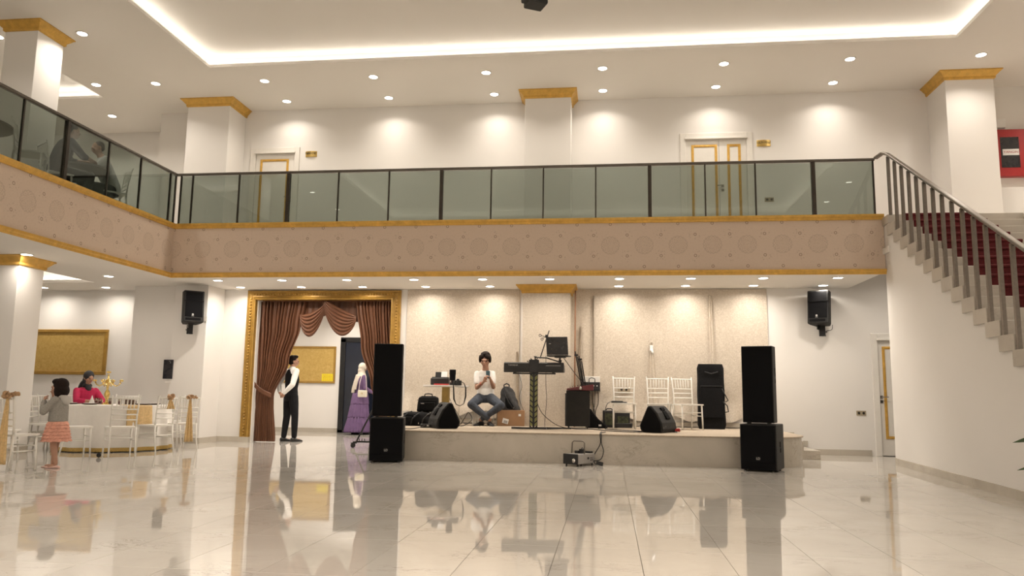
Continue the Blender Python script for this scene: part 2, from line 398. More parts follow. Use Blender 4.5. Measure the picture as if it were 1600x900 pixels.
# ---- floor: 55 x 110 cm polished tiles over grout
fl = sbox('floor', 'grout', -14.5, 11.5, -4.5, 20.2, -0.12, -0.0035)
TW, TD, X0, J = 0.55, 1.1, 0.205, 0.0012
tile_me = None; cells = []
for i in range(-27, 21):
    for j in range(-4, 19):
        x, y = X0 + i * TW, j * TD
        if x < -14.4 or x + TW > 11.4 or y + TD > 20.2: continue
        cells.append((x, y))
def tile_mesh(b, x, y):
    e = 0.0009
    vs = [(x + J, y + J, -0.003), (x + TW - J, y + J, -0.003), (x + TW - J, y + TD - J, -0.003), (x + J, y + TD - J, -0.003)]
    tp = [(x + J + e, y + J + e, 0), (x + TW - J - e, y + J + e, 0), (x + TW - J - e, y + TD - J - e, 0), (x + J + e, y + TD - J - e, 0)]
    b.add(vs + tp, [(4, 5, 6, 7), (0, 1, 5, 4), (1, 2, 6, 5), (2, 3, 7, 6), (3, 0, 4, 7)])
def vis(c):
    x, y = c[0] + TW / 2, c[1] + TD / 2
    if y < 2.8: return 1e9
    return math.hypot(x, y) if abs(math.atan2(-x, y) - YAW) < math.radians(38) else 1e9
cells.sort(key=vis)
bt = B(); tile_mesh(bt, 0, 0); tile_me = bt.mesh('tile'); tile_me.materials.append(M['floor_tile'])
for x, y in cells[:290]:
    o = bpy.data.objects.new('tile', tile_me); COL.objects.link(o); o.location = (x, y, 0); o.parent = fl
bt = B()
for x, y in cells[290:]: tile_mesh(bt, x, y)
o = bt.build('tile_field', 'floor_tile', fl); o['kind'] = 'stuff'

# ---- slabs and ceilings with light coves
def holed(b, x0, x1, y0, y1, hx0, hx1, hy0, hy1, z0, z1):
    b.box(x0, hx0, y0, y1, z0, z1); b.box(hx1, x1, y0, y1, z0, z1)
    b.box(hx0, hx1, y0, hy0, z0, z1); b.box(hx0, hx1, hy1, y1, z0, z1)
def cove(name, hx0, hx1, hy0, hy1, z, lip, dep, back, parent):
    """raised recess above a hole: side walls, top plate and the hidden LED strip"""
    z0, z1 = z + lip, z + dep
    b = B(); X0_, X1_, Y0_, Y1_ = hx0 - back, hx1 + back, hy0 - back, hy1 + back
    b.box(X0_ - .05, X0_, Y0_ - .05, Y1_ + .05, z0, z1 + .05); b.box(X1_, X1_ + .05, Y0_ - .05, Y1_ + .05, z0, z1 + .05)
    b.box(X0_, X1_, Y0_ - .05, Y0_, z0, z1 + .05); b.box(X0_, X1_, Y1_, Y1_ + .05, z0, z1 + .05)
    b.box(X0_, X1_, Y0_, Y1_, z1, z1 + .05)
    b.build('recess', 'ceiling', parent)
    s = back * 0.55
    for q in ((hx0 - s - .02, hx0 - s, hy0 - s, hy1 + s), (hx1 + s, hx1 + s + .02, hy0 - s, hy1 + s),
              (hx0 - s, hx1 + s, hy0 - s - .02, hy0 - s), (hx0 - s, hx1 + s, hy1 + s, hy1 + s + .02)):
        B().box(*q, z0 + .001, z0 + .015).build('led_strip', 'strip', parent)
ceil = sempty('ceiling')
b = B()
CH = (-7.32, 5.73, 1.2, 12.88); CH2 = (-13.5, -10.27, 5.0, 14.1)
b.box(-8.0, 11.5, -4.5, CH[2], CEIL, CEIL + .06); b.box(-8.0, 11.5, CH[3], 19.0, CEIL, CEIL + .06)
b.box(-8.0, CH[0], CH[2], CH[3], CEIL, CEIL + .06); b.box(CH[1], 11.5, CH[2], CH[3], CEIL, CEIL + .06)
holed(b, -14.5, -8.0, -4.5, 19.0, CH2[0], CH2[1], CH2[2], CH2[3], CEIL, CEIL + .06)
b.build('ceiling_panel', 'ceiling', ceil)
cove('main', *CH, CEIL, .06, .24, .17, ceil)
cove('side', *CH2, CEIL, .06, .24, .17, ceil)
gs = sempty('ceiling_gallery')
LH = (-13.2, -10.0, 5.0, 13.95)
b = B(); b.box(-8.03, 4.5, YF + .02, YB, SOF, SOF + .1); b.box(4.5, 11.5, 12.95, 20.2, SOF + .3, SOF + .4)
b.box(-7.3, 4.5, YB, 20.2, SOF, SOF + .1)
holed(b, -14.5, -8.03, -4.5, YB, LH[0], LH[1], LH[2], LH[3], SOF, SOF + .06)
b.build('soffit', 'ceiling', gs)
cove('low', *LH, SOF, .06, .26, .17, gs)
f2 = sempty('floor_gallery')
b = B(); b.box(-14.5, XL - .03, -4.5, YF, FL2 - .12, FL2); b.box(-14.5, 4.5, YF + .02, 19, FL2 - .12, FL2)
b.box(4.5, 6.6, 13.22, 19, FL2 - .12, FL2); b.box(6.6, 11.5, -4.5, 19, FL2 - .12, FL2)
b.build('slab', 'marble', f2)
# fascias with printed wallpaper, gold trims
struct(B().box(XL - .06, 4.535, YF, YF + .05, 3.09, 4.02).build('wall_balcony_back', 'paper_back'))
struct(B().box(XL - .06, XL, -4.5, YF, 3.09, 4.02).build('wall_balcony_left', 'paper_left'))
def trim_profile(z0, z1, out):
    h = z1 - z0
    return [(0, z0), (out * .45, z0), (out * .6, z0 + h * .2), (out * .6, z0 + h * .35), (out, z0 + h * .6), (out, z1), (0, z1)]
n_tr = 0
def trim(prof, x0, y0, x1, y1, nx, ny, m='gold'):
    """a moulding of the given (out, z) profile run between two points, standing out along (nx, ny)"""
    global n_tr; n_tr += 1
    r = [[(x + nx * o_, y + ny * o_, z) for o_, z in prof] for x, y in ((x0, y0), (x1, y1))]
    return struct(B().rings(r).build('trim_%d' % n_tr, m))
tp, lp = trim_profile(3.975, 4.065, .05), trim_profile(3.06, 3.145, .045)
trim(tp, XL, YF, 4.535, YF, 0, -1); trim(lp, XL, YF, 4.535, YF, 0, -1)
trim(tp, XL, -4.5, XL, YF, 1, 0); trim(lp, XL, -4.5, XL, YF, 1, 0)

# ---- walls
W = 'wall'
sbox('wall_back_lower', W, -14.5, -7.14, YB, YB + .25, 0, SOF)
b = B(); b.box(-4.33, -3.9, YB, YB + .25, 0, SOF); b.box(-7.14, -4.33, YB, YB + .25, 2.97, SOF)
b.box(-3.9, 4.85, YB, YB + .25, 0, SOF + .3); b.box(4.85, 5.80, YB, YB + .25, 2.24, SOF + .3); b.box(5.8, 11.5, YB, YB + .25, 0, SOF + .3)
struct(b.build('wall_back', W))
struct(B().box(4.85, 5.8, YB + .2, YB + .25, 0, 2.24).build('wall_door_backing', W))
sbox('wall_niche', W, -9.5, -8.57, 14.5, YB, 0, SOF)
sbox('wall_left', W, -14.7, -14.5, -4.5, 19, 0, CEIL)
sbox('wall_front', W, -14.5, 11.5, -4.7, -4.5, 0, CEIL)
sbox('wall_right_upper', W, 11.5, 11.7, -4.5, 19, FL2 - .12, CEIL)
sbox('wall_right_lower', W, 6.6, 6.75, -4.5, YB, 0, FL2 - .12)
b = B(); b.box(-9.6, -7.5, YB, YB + .2, FL2, CEIL); b.box(-7.5, -6.42, YB, YB + .2, 6.12, CEIL); b.box(-7.5, -6.42, YB + .1, YB + .2, FL2, 6.12); b.box(-6.42, 1.43, YB, YB + .2, FL2, CEIL); b.box(1.43, 2.82, YB, YB + .2, 6.19, CEIL); b.box(1.43, 2.82, YB + .1, YB + .2, FL2, 6.19); b.box(2.82, 11.5, YB, YB + .2, FL2, CEIL)
struct(b.build('wall_upper_back', W))
sbox('wall_upper_far', W, -14.5, -9.6, 16.2, 16.4, FL2, CEIL)
sbox('wall_upper_return', W, -9.6, -9.4, YB + .2, 16.4, FL2, CEIL)
# corridor behind the curtained doorway
CY = 19.35
struct(B().box(-7.9, -3.2, CY, CY + .15, 0, SOF).build('wall_corridor', W))
sbox('wall_corridor_left', W, -10.2, -10.0, YB + .25, CY + .15, 0, SOF)
sbox('wall_corridor_left_back', W, -10.0, -7.9, CY, CY + .15, 0, SOF)
sbox('wall_corridor_right', W, -3.2, -3.0, YB + .25, CY + .15, 0, SOF)
sbox('ceiling_corridor', 'ceiling', -10.2, -7.3, YB, CY + .15, SOF, SOF + .1)

# ---- columns with gilded capitals
def column(x0, x1, y0, y1, z0, z1, cap=True, capm='gold', lower=False):
    o = struct(B().box(x0, x1, y0, y1, z0, z1).build('column', W, bev=.006))
    if cap:
        h, e = .155, .12
        rs = []
        for dz, ex in ((0, .012), (.015, .03), (.05, .03), (.09, .07), (.125, .10), (.135, e), (h, e)):
            z = z1 - h + dz
            rs.append([(x0 - ex, y0 - ex, z), (x1 + ex, y0 - ex, z), (x1 + ex, y1 + ex, z), (x0 - ex, y1 + ex, z)])
        B().rings(rs).build('capital', capm, o)
    return o
column(-1.60, -.70, 14.52, YB + .05, FL2, CEIL); column(-8.57, -7.66, 14.38, YB, FL2, CEIL)
column(-9.78, -9.2, 10.90, 11.5, FL2, CEIL); column(6.10, 6.93, 14.3, YB + .05, FL2, CEIL); column(6.75, 7.5, 11.3, 11.8, FL2, CEIL)
column(-8.57, -7.87, 14.40, YB, 0, SOF, cap=False); column(-9.78, -9.2, 11.0, 11.55, 0, SOF)
column(-9.78, -9.2, 6.7, 7.3, FL2, CEIL); column(-9.78, -9.2, 6.7, 7.3, 0, SOF)

# ---- skirtings of veined stone, slab by slab
n_sk = 0
def skirt(x0, y0, x1, y1, z=0, h=.105, t=.015, m='skirtstone', name=None):
    """slabs along the line; the wall lies on the left of the direction of travel"""
    global n_sk; n_sk += 1
    o = sempty(name or 'baseboard_%d' % n_sk)
    d = Vector((x1 - x0, y1 - y0, 0)); L = d.length; d.normalize(); nrm = Vector((d.y, -d.x, 0))
    k = max(1, round(L / 0.6)); mt = Matrix.Translation((x0, y0, z)) @ Matrix((d, -nrm, Vector((0, 0, 1)))).transposed().to_4x4()
    for i in range(k):
        B().box(L * i / k + .0008, L * (i + 1) / k - .0008, -t, 0, 0, h, mt).build('slab', m, o)
skirt(-14.5, YB, -9.5, YB, name='baseboard_left'); skirt(-9.5, YB, -9.5, 14.5); skirt(-9.5, 14.5, -8.57, 14.5); skirt(-8.57, 14.4, -7.87, 14.4)
skirt(-7.87, 14.4, -7.87, YB); skirt(-7.87, YB, -7.36, YB); skirt(3.67, YB, 4.78, YB, name='baseboard_right')
skirt(-10, CY, -6.85, CY, name='baseboard_corridor')
skirt(-9.78, 11.0, -9.2, 11.0); skirt(-9.2, 11.0, -9.2, 11.55)
skirt(3.02, YB, 3.18, YB, z=.45); skirt(3.30, YB, 3.42, YB, z=.3, h=.10); skirt(3.57, YB, 3.66, YB, z=.15, h=.10)

# ---- wall under the stairs and the stairs
def sx(y): return 4.53 - .27 * (13.27 - y) / 4.48      # outer face of the stair wall
RISE, TREAD, NST, YT = .1740, .3207, 23, 12.92
poly = [(YT + .30, 0), (YT + .30, 4.0 - .0), (YT, 4.0)]
for k in range(1, NST):
    y = YT - (k - 1) * TREAD; z = 4.0 - k * RISE
    poly += [(y + .03, z - .03), (y - TREAD + .03, z - .03)]
poly += [(YT - (NST - 1) * TREAD, 0)]
b = B(); n = len(poly)
vs = [(sx(y) + .015, y, z) for y, z in poly] + [(sx(y) + .165, y, z) for y, z in poly]
b.add(vs, [tuple(range(n)), tuple(range(n, 2 * n))[::-1]] + [(i, n + i, n + (i + 1) % n, (i + 1) % n) for i in range(n)])
struct(b.build('wall_stair', W))
ys = YT + .28
skirt(sx(ys) + .015, ys, sx(5.9) + .015, 5.9, name='baseboard_stair')
st = thing('staircase', 'marble staircase with dark red carpet runner descending at the right', 'staircase', (5.3, 9.2, 0))
for k in range(1, NST):
    y1 = YT - (k - 1) * TREAD; y0 = y1 - TREAD; z = 4.0 - k * RISE
    xo = sx((y0 + y1) / 2) - .012
    s_ = B().box(xo - 5.3, 6.56 - 5.3, y0 - .0 - 9.2, y1 + .02 - 9.2, z - RISE - .002, z).build('step', 'stairstone', st, bev=.004, seg=1)
    # carpet hugs tread, nosing and riser
    pr = [(y1 + .0, z + .001), (y1, z + .014), (y0 - .016, z + .014), (y0 - .028, z + .004), (y0 - .028, z - .02), (y0 - .014, z - .03), (y0 - .014, z - RISE + .014), (y0 - .001, z - RISE + .014), (y0 - .001, z - .001)]
    B().prism([(p - 9.2, q) for p, q in pr], 'x', 4.78 - 5.3 + .0, 5.86 - 5.3).build('carpet', 'carpet_red', s_, bev=.004)
# top riser and landing carpet
B().prism([(p - 9.2, q) for p, q in [(YT + 1.6, 4.001), (YT + 1.6, 4.014), (YT - .016, 4.014), (YT - .028, 4.004), (YT - .028, 3.98), (YT - .014, 3.97), (YT - .014, 3.84), (YT - .001, 3.84), (YT - .001, 4.001)]], 'x', 4.78 - 5.3, 5.86 - 5.3).build('carpet', 'carpet_red', st, bev=.004)
B().box(sx(12.9) - 5.3, 1.26, YT - 9.2, YT + .3 - 9.2, 3.86, 4.0).build('step', 'stairstone', st, bev=.004, seg=1)
# marble edge of the upper floor on the right of the stairs
sbox('trim_landing_edge', 'stairstone', 6.57, 6.6, -4.5, 12.92, 3.4, 4.03)
# ---- balustrades
rb = thing('glass_balustrade', 'long smoked glass balustrade along the back balcony with thin dark posts', 'railing', (-1.7, YF + .06, FL2))
def railing_run(root, pts, axis, z0=.065, z1=1.0):
    """pts: post positions along the run (local), bool thick"""
    for i, (p, th) in enumerate(pts):
        w = .030 if th else .012; d = .035 if th else .016
        q = B()
        if axis == 'x': q.box(p - w, p + w, -d, d, 0.03, z1)
        else: q.box(-d, d, p - w, p + w, 0.03, z1)
        q.build('post', 'railbronze', root)
    for (p, a_), (q_, b_) in zip(pts[:-1], pts[1:]):
        g = B()
        if axis == 'x': g.box(p + .012, q_ - .012, -.005, .005, z0, z1 - .01)
        else: g.box(-.005, .005, p + .012, q_ - .012, z0, z1 - .01)
        g.build('glass_panel', 'glass', root)
px = [-7.93, -7.7, -6.78, -5.82, -4.87, -3.92, -2.95, -2.05, -1.12, -.2, .73, 1.67, 2.51, 3.46, 4.43]
railing_run(rb, [(x + 1.7, i in (3, 6, 10, 13)) for i, x in enumerate(px)], 'x')
B().box(-7.97 + 1.7, 4.5 + 1.7, -.012, .012, .055, .075).build('bottom_channel', 'blackmetal', rb)
B().box(-8.0 + 1.7, 4.46 + 1.7, -.033, .033, 1.0, 1.045).build('handrail', 'railtop', rb, bev=.01)
rl = thing('glass_balustrade', 'smoked glass balustrade along the left balcony, in front of seated guests', 'railing', (XL - .06, 6.0, FL2))
py = [-.6, .4, 1.4, 2.4, 3.4, 4.4, 5.4, 6.4, 7.4, 8.4, 9.4, 10.28, 11.27, 12.14, 13.06, 13.24]
railing_run(rl, [(y - 6.0, i in (2, 5, 8, 11)) for i, y in enumerate(py)], 'y')
B().box(-.012, .012, -6.6, 7.25, .055, .075).build('bottom_channel', 'blackmetal', rl)
B().box(-.033, .033, -6.6, 7.29, 1.0, 1.045).build('handrail', 'railtop', rl, bev=.01)
rs = thing('stair_railing', 'grey metal stair railing with square balusters and sloping handrail', 'railing', (4.4, 9.2, 0))
def hr(y): return 4.99 - .585 * 0 - (12.90 - y) * (RISE / TREAD) if y < 12.9 else 4.99
for k in range(23):
    y = 12.86 - k * TREAD * .995; z = 4.0 - max(0, (k + 0)) * RISE
    x = sx(y) + .03
    B().box(x - .021 - 4.4, x + .021 - 4.4, y - .021 - 9.2, y + .021 - 9.2, z - .17 if k else 3.98, hr(y) - .02).build('baluster', 'steel', rs)
    B().box(x - .006 - 4.4, x + .006 - 4.4, y - .03 - 9.2, y + .03 - 9.2, hr(y) - .05, hr(y) - .01).build('bracket', 'blackmetal', rs)
pts = [(4.46, 13.2, 5.03), (4.50, 12.98, 5.045)] + [(sx(y) + .03, y, hr(y) + .02) for y in (12.86, 12.0, 10.0, 8.0, 6.0)]
r_ = []
for i, p in enumerate(pts):
    x, y, z = p; r_.append([(x - .035 - 4.4, y - 9.2, z - .022), (x + .035 - 4.4, y - 9.2, z - .022), (x + .035 - 4.4, y - 9.2, z + .022), (x - .035 - 4.4, y - 9.2, z + .022)])
B().rings(r_).build('handrail', 'steel', rs, bev=.01)

# ---- doors
def moulding(x0, x1, z0, z1, y, w, t, root, sides='lrtb', name='moulding'):
    b = B()
    def bar(a0, a1, c0, c1):
        b.box(a0, a1, y - t, y, c0, c1); 
        if a1 - a0 < c1 - c0: b.box(a0 + w * .32, a1 - w * .32, y - t * 1.7, y - t, c0 + w * .3, c1 - w * .3)
        else: b.box(a0 + w * .32, a1 - w * .32, y - t * 1.7, y - t, c0 + w * .32, c1 - w * .32)
    bar(x0, x0 + w, z0, z1); bar(x1 - w, x1, z0, z1); bar(x0 + w, x1 - w, z1 - w, z1); bar(x0 + w, x1 - w, z0, z0 + w)
    return b.build(name, 'gold', root, bev=.004)
def door(n, x0, x1, z0, zt, leafs, handles, fw=.11):
    o = sempty('door_%d' % n)
    y = YB
    b = B(); b.box(x0, x0 + fw, y - .025, y + .02, z0, zt); b.box(x1 - fw, x1, y - .025, y + .02, z0, zt); b.box(x0 + fw, x1 - fw, y - .025, y + .02, zt - fw, zt)
    b.box(x0 + fw * .8, x1 - fw * .8, y - .05, y - .02, zt - fw - .02, zt - fw + .02)
    b.build('frame', 'white', o, bev=.006)
    for a, c in leafs['leaf']: B().box(a, c, y + .03 - .01, y + .06, z0 + .01, zt - fw - .005).build('leaf', 'white', o, bev=.003)
    for a, c, d, e in leafs['gold']: moulding(a, c, d, e, y + .021, .05, .012, o)
    for hx, hz, s in handles:
        h = B(); h.cbox((hx, y + .012, hz), (.05, .012, .05)); h.tube([(hx, y + .01, hz), (hx, y - .035, hz), (hx + s * .11, y - .035, hz)], .009)
        h.cbox((hx, y + .012, hz - .085), (.05, .012, .05)); h.build('handle', 'chrome', o)
    return o
# upper doors
door(1, -7.50, -6.42, FL2, 6.12, {'leaf': [(-7.39, -6.53)], 'gold': [(-7.29, -6.66, 4.25, 5.88)]}, [(-6.60, 5.05, -1)])
door(2, 1.43, 2.82, FL2, 6.19, {'leaf': [(1.54, 2.18), (2.185, 2.71)], 'gold': [(1.65, 2.15, 4.25, 5.96), (2.34, 2.60, 4.25, 5.96)]}, [(2.24, 5.12, -1)])
door(3, 4.85, 5.80, 0, 2.24, {'leaf': [(4.96, 5.69)], 'gold': [(5.045, 5.6, .31, 2.0)]}, [(5.0, 1.07, 1)])
# dark glass door at the end of the corridor
d4 = sempty('door_4')
b = B(); b.box(-6.83, -6.70, CY - .06, CY, 0, 2.38); b.box(-4.9, -4.75, CY - .06, CY, 0, 2.38); b.box(-6.83, -4.75, CY - .06, CY, 2.30, 2.42); b.box(-6.83, -4.75, CY - .06, CY, 0, .07)
b.box(-5.85, -5.78, CY - .05, CY, .07, 2.3); b.build('frame', 'blackmetal', d4)
M['nightglass'] = mat('night_window_glass', (0.012, 0.016, 0.028), 0.08, var=.2, vscale=1.5)
for a, c in ((-6.70, -5.85), (-5.78, -4.9)): B().box(a, c, CY - .03, CY - .015, .07, 2.3).build('pane', 'nightglass', d4)

# ---- gilded surround of the curtained doorway
fo = sempty('door_5')
FP = [(0, 0), (.0, .055), (.018, .075), (.035, .06), (.06, .065), (.10, .05), (.13, .055), (.165, .085), (.19, .075), (.20, .02), (.20, 0)]
def frame_bar(p0, p1, inward):
    """p0->p1 corner points in the wall plane, profile runs inward"""
    rs = []
    for (x, z), (ix, iz) in ((p0, inward[0]), (p1, inward[1])):
        rs.append([(x + ix * u, YB - d, z + iz * u) for u, d in FP])
    return rs
xl, xr, zt = -7.36, -4.12, 3.07
for nm, p0, p1, inw in (('left_bar', (xl, .105), (xl, zt), ((1, 0), (1, -1))), ('top_bar', (xl, zt), (xr, zt), ((1, -1), (-1, -1))), ('right_bar', (xr, zt), (xr, .105), ((-1, -1), (-1, 0)))):
    B().rings(frame_bar(p0, p1, inw)).build('frame', 'goldframe', fo)
# carved beads along the frame
b = B()
k = 46
for i in range(k):
    z = .16 + i * (2.80 / k)
    for x, s in ((xl + .08, 1), (xr - .08, -1)): b.ell((x, YB - .055, z), (.026, .022, .024), (0, .6 * s, 0), 6)
for i in range(50):
    x = xl + .14 + i * (3.24 - .28) / 49; b.ell((x, YB - .055, zt - .08), (.024, .022, .026), None, 6)
o = b.build('carving', 'goldframe', fo, smooth=True); o['kind'] = 'stuff'
B().box(xl + .0, xl + .21, YB - .09, YB, 0, .105).build('plinth', 'skirtstone', fo)
B().box(xr - .21, xr, YB - .09, YB, 0, .105).build('plinth', 'skirtstone', fo)

# ---- lamps: recessed downlights, each with its own light
N_SPOT = 0
def downlight(x, y, z, watts, label, group, r=.085, k=[None, None], spread=135):
    t = thing('ceiling_light', label, 'light', (x, y, z), 0, group)
    if k[0] is None:
        k[0] = B().lathe([(.10, 0), (.10, -.006), (.078, -.012), (.078, -.004)], n=24, cap=False).mesh('ring'); k[0].materials.append(M['white'])
        k[1] = B().lathe([(.078, -.010), (.05, -.013), (.001, -.014)], n=24, cap=True).mesh('lens'); k[1].materials.append(M['lens'])
    for nm, me in (('ring', k[0]), ('lens', k[1])):
        o = bpy.data.objects.new(nm, me); COL.objects.link(o); o.parent = t
    L = bpy.data.lights.new('lamp', 'AREA'); L.shape = 'DISK'; L.size = .15; L.energy = watts; L.color = LAMP; L.spread = math.radians(160 if z < 4 else 135)
    o = bpy.data.objects.new('lamp', L); COL.objects.link(o); o.parent = t; o.location = (0, 0, -.02)
    return t
ORD = ['first', 'second', 'third', 'fourth', 'fifth', 'sixth', 'seventh', 'eighth', 'ninth', 'tenth', 'eleventh', 'twelfth']
for i, x in enumerate((-6.55, -4.39, -2.23, -.08, 2.08, 4.24)):
    for y, nm in ((13.55, 'front row'), (14.6, 'rear row')):
        downlight(x, y, CEIL, UP_W * (1.35 if y < 14 else .55), 'round ceiling downlight over the back balcony, %s from left, %s' % (ORD[i], nm), 'downlights over the back balcony')
downlight(6.41, 13.58, CEIL, UP_W, 'round downlight by the gilded column over the head of the red stairs', 'downlights over the back balcony')
for x, y, nm in ((-8.77, 11.36, 'nearer of two beside the long light cove over the left balcony'), (-9.97, 13.43, 'between the small light cove and the gilded column upstairs left'), (-8.75, 13.48, 'just left of the gilded column near the balcony corner'),
             (-10.76, 15.1, 'low behind the small light cove upstairs left'), (-11.88, 15.1, 'cut by the handrail at the far upper left'), (-10.3, 11.33, 'peeping out behind the far left gilded column'), (-8.77, 9.2, 'above the left balcony, out toward the camera')):
    downlight(x, y, CEIL, UP_W, 'round downlight ' + nm, 'downlights over the left balcony')
for y in (7.0, 4.8, 2.6): downlight(-8.77, y, CEIL, UP_W, 'round downlight over the left balcony, out of view, %s toward the camera' % ORD[round((7 - y) / 2.2)], 'downlights over the left balcony')
for x in (-6.55, -4.39, -2.23, -.08, 2.08, 4.24):
    for y in (-.4, -2.4): downlight(x, y, CEIL, UP_W * 5.2, 'round downlight over the hall front, out of view, %s column, %s row' % (ORD[round((x + 6.55) / 2.15)], ORD[int(y < -1)]), 'downlights over the front of the hall')
for y in (2.6, 4.8, 7.0, 9.2, 11.4): downlight(6.6, y, CEIL, UP_W * 1.2, 'round downlight over the gallery beside the stairs, out of view, %s from the front' % ORD[round((y - 2.6) / 2.2)], 'downlights over the right gallery')
low = [-7.32, -6.05, -4.79, -3.52, -2.25, -1.03, .21, 1.45, 2.68, 3.92]
for i, x in enumerate(low):
    downlight(x, 13.71, SOF, LOW_W, 'round soffit downlight under the back balcony, %s from left, front row' % ORD[i], 'downlights beneath the back balcony')
    if i != 5: downlight(x, 14.64, SOF, LOW_W * .62, 'round soffit downlight under the back balcony, %s from left, row nearest wall' % ORD[i if i < 5 else i - 1], 'downlights beneath the back balcony')
for x, y, nm in ((-9.14, 13.12, 'nearer the camera of the two beside the lower light cove'), (-10.21, 14.6, 'farther of the two beside the lower light cove, near the wall')):
    downlight(x, y, SOF, LOW_W * .55, 'round soffit downlight ' + nm, 'downlights beneath the left balcony')
for x, y in ((-9.0, 10.9), (-9.0, 8.7), (-9.0, 6.5), (-9.0, 4.3), (-11.6, 14.6), (-13, 14.6)):
    downlight(x, y, SOF, LOW_W * .55, 'round downlight beneath the left balcony, out of view, %s metres deep, %s row' % (ORD[int(y) - 4], ORD[int(x < -9.5) + int(x < -12)]), 'downlights beneath the left balcony')
for x, y in ((-8.6, 17.4), (-6.4, 16.6), (-6.4, 18.3), (-4.4, 16.6), (-4.4, 18.3)):
    downlight(x, y, SOF, LOW_W * 1.8, 'round downlight hidden in the corridor behind the brown curtain, %s row, %s bay' % (ORD[int(y > 17)], ORD[int(-x) - 4]), 'corridor downlights')
for x, y, nm in ((8.8, 13.6, 'rear'), (8.8, 11.4, 'middle'), (8.8, 9.2, 'front')): downlight(x, y, CEIL, UP_W * 2.6, 'added unseen fill downlight over the room beyond the red cabinet, %s' % nm, 'downlights over the right gallery')  # unseen lamps added to brighten the dim upper right
downlight(5.5, 14.0, SOF + .3, LOW_W * .6, 'round downlight above the small door behind the stair wall', None)
# ================================================================== THE STAGE
SH = .45
stg = thing('stage', 'low stone-faced stage with beige carpet top and rounded right corner', 'stage', (-.25, 13.5, 0))
def stage_outline(x0, x1, y0, y1, r):
    cx, cy = x1 - r, y0 + r
    return [(x0, y1), (x0, y0)] + [(cx + r * math.sin(t), cy - r * math.cos(t)) for t in [PI / 2 * i / 14 for i in range(15)]] + [(x1, y1)]
so = [(x + .25, y - 13.5) for x, y in stage_outline(-3.6, 3.02, 12.0, YB - .002, .95)]
B().prism(so, 'z', 0, SH - .022).build('platform', 'skirtstone', stg)
so = [(x + .25, y - 13.5) for x, y in stage_outline(-3.61, 3.045, 11.975, YB - .002, .97)]
B().prism(so, 'z', SH - .022, SH).build('carpet', 'carpet_beige', stg, bev=.006)
B().box(3.28, 3.55, .4, 1.58, 0, .30).build('step', 'skirtstone', stg, bev=.004)
B().box(3.55, 3.82, .4, 1.58, 0, .15).build('step', 'skirtstone', stg, bev=.004)

# ---- cloth backdrop on the wall behind the stage, panel by panel
bd = thing('stage_backdrop', 'beige brocade cloth hung in loose panels on the wall behind the stage', 'backdrop', (0, YB, SH))
def backdrop_panel(x0, x1, y=0.0, seed=0, hemz=.17, fold=.05, foldw=.10):
    rnd = random.Random(seed); ph = rnd.random() * 6
    def fn(u, v):
        x = x0 + (x1 - x0) * u; z = 2.63 - v * (2.63 - hemz - .06 * math.sin(u * 9 + ph))
        e = min(u, 1 - u) * (x1 - x0)
        d = -.018 - .010 * math.sin(u * 5 + ph) * v - .012 * math.sin(u * 11 + ph + v * 3) * v ** 2 
        d -= fold * v ** .8 * math.exp(-(e / foldw) ** 2) * (.6 + .4 * math.sin(ph + v * 4))
        if v > .86: d -= (v - .86) * .55 * (1 + .5 * math.sin(u * 17 + ph)) 
        return (x, y + d, z)
    return B().grid(fn, 40, 30).build('cloth_panel', 'brocade', bd, smooth=True)
xs = [-3.99, -2.87, -1.76]
backdrop_panel(-3.99, -2.87, 0, 1, fold=.015); backdrop_panel(-2.87, -1.72, 0, 2, fold=.03)
# wrapped pier in the middle
B().rings([[(-1.60, .0, z), (-1.60, -.58, z), (-.70, -.58, z), (-.70, .0, z)] for z in (.0, 2.62)], cap=False, closed=False).build('pier_wrap', 'brocade', bd)
backdrop_panel(-.70, -.27, 0, 4, fold=.04, foldw=.06); backdrop_panel(-.27, .80, 0, 5, fold=.035); backdrop_panel(.80, 1.90, 0, 6, fold=.06); backdrop_panel(1.90, 3.0, 0, 7, fold=.05)
# loose gathered folds hanging at the seams
def gather(x, z1, z0, w1, w0, out=.05):
    def fn(u, v):
        w = w1 + (w0 - w1) * v; xx = x + (u - .5) * w; z = z1 - (z1 - z0) * v
        return (xx, -.03 - out * (1 - (2 * u - 1) ** 2) * (.5 + .5 * v) - .012 * math.cos(u * 6 * PI), z)
    B().grid(fn, 18, 16).build('fold', 'brocade', bd, smooth=True)
gather(.83, 1.6, .12, .04, .34); gather(1.95, 2.5, .5, .07, .20); gather(-1.76, 1.4, .1, .03, .14); gather(-.52, 1.9, .1, .03, .16); gather(-.27, 2.5, .4, .02, .05)
B().rings([[(x, -.045 - .0 * x, z) for x, z in ((a, .02), (a, .10))] + [(a, -.02, .10), (a, -.02, .02)] for a in (-3.5, 3.1)]).build('skirting_board', 'skirtstone', bd)
# gilded capital of the wrapped pier
rs_ = []
for dz, ex in ((0, .012), (.015, .03), (.05, .03), (.09, .07), (.125, .10), (.135, .12), (.155, .12)):
    z = SOF - .155 + dz; rs_.append([(-1.60 - ex, 14.52 - ex, z), (-.70 + ex, 14.52 - ex, z), (-.70 + ex, YB, z), (-1.60 - ex, YB, z)])
struct(B().rings(rs_).build('trim_capital', 'gold'))

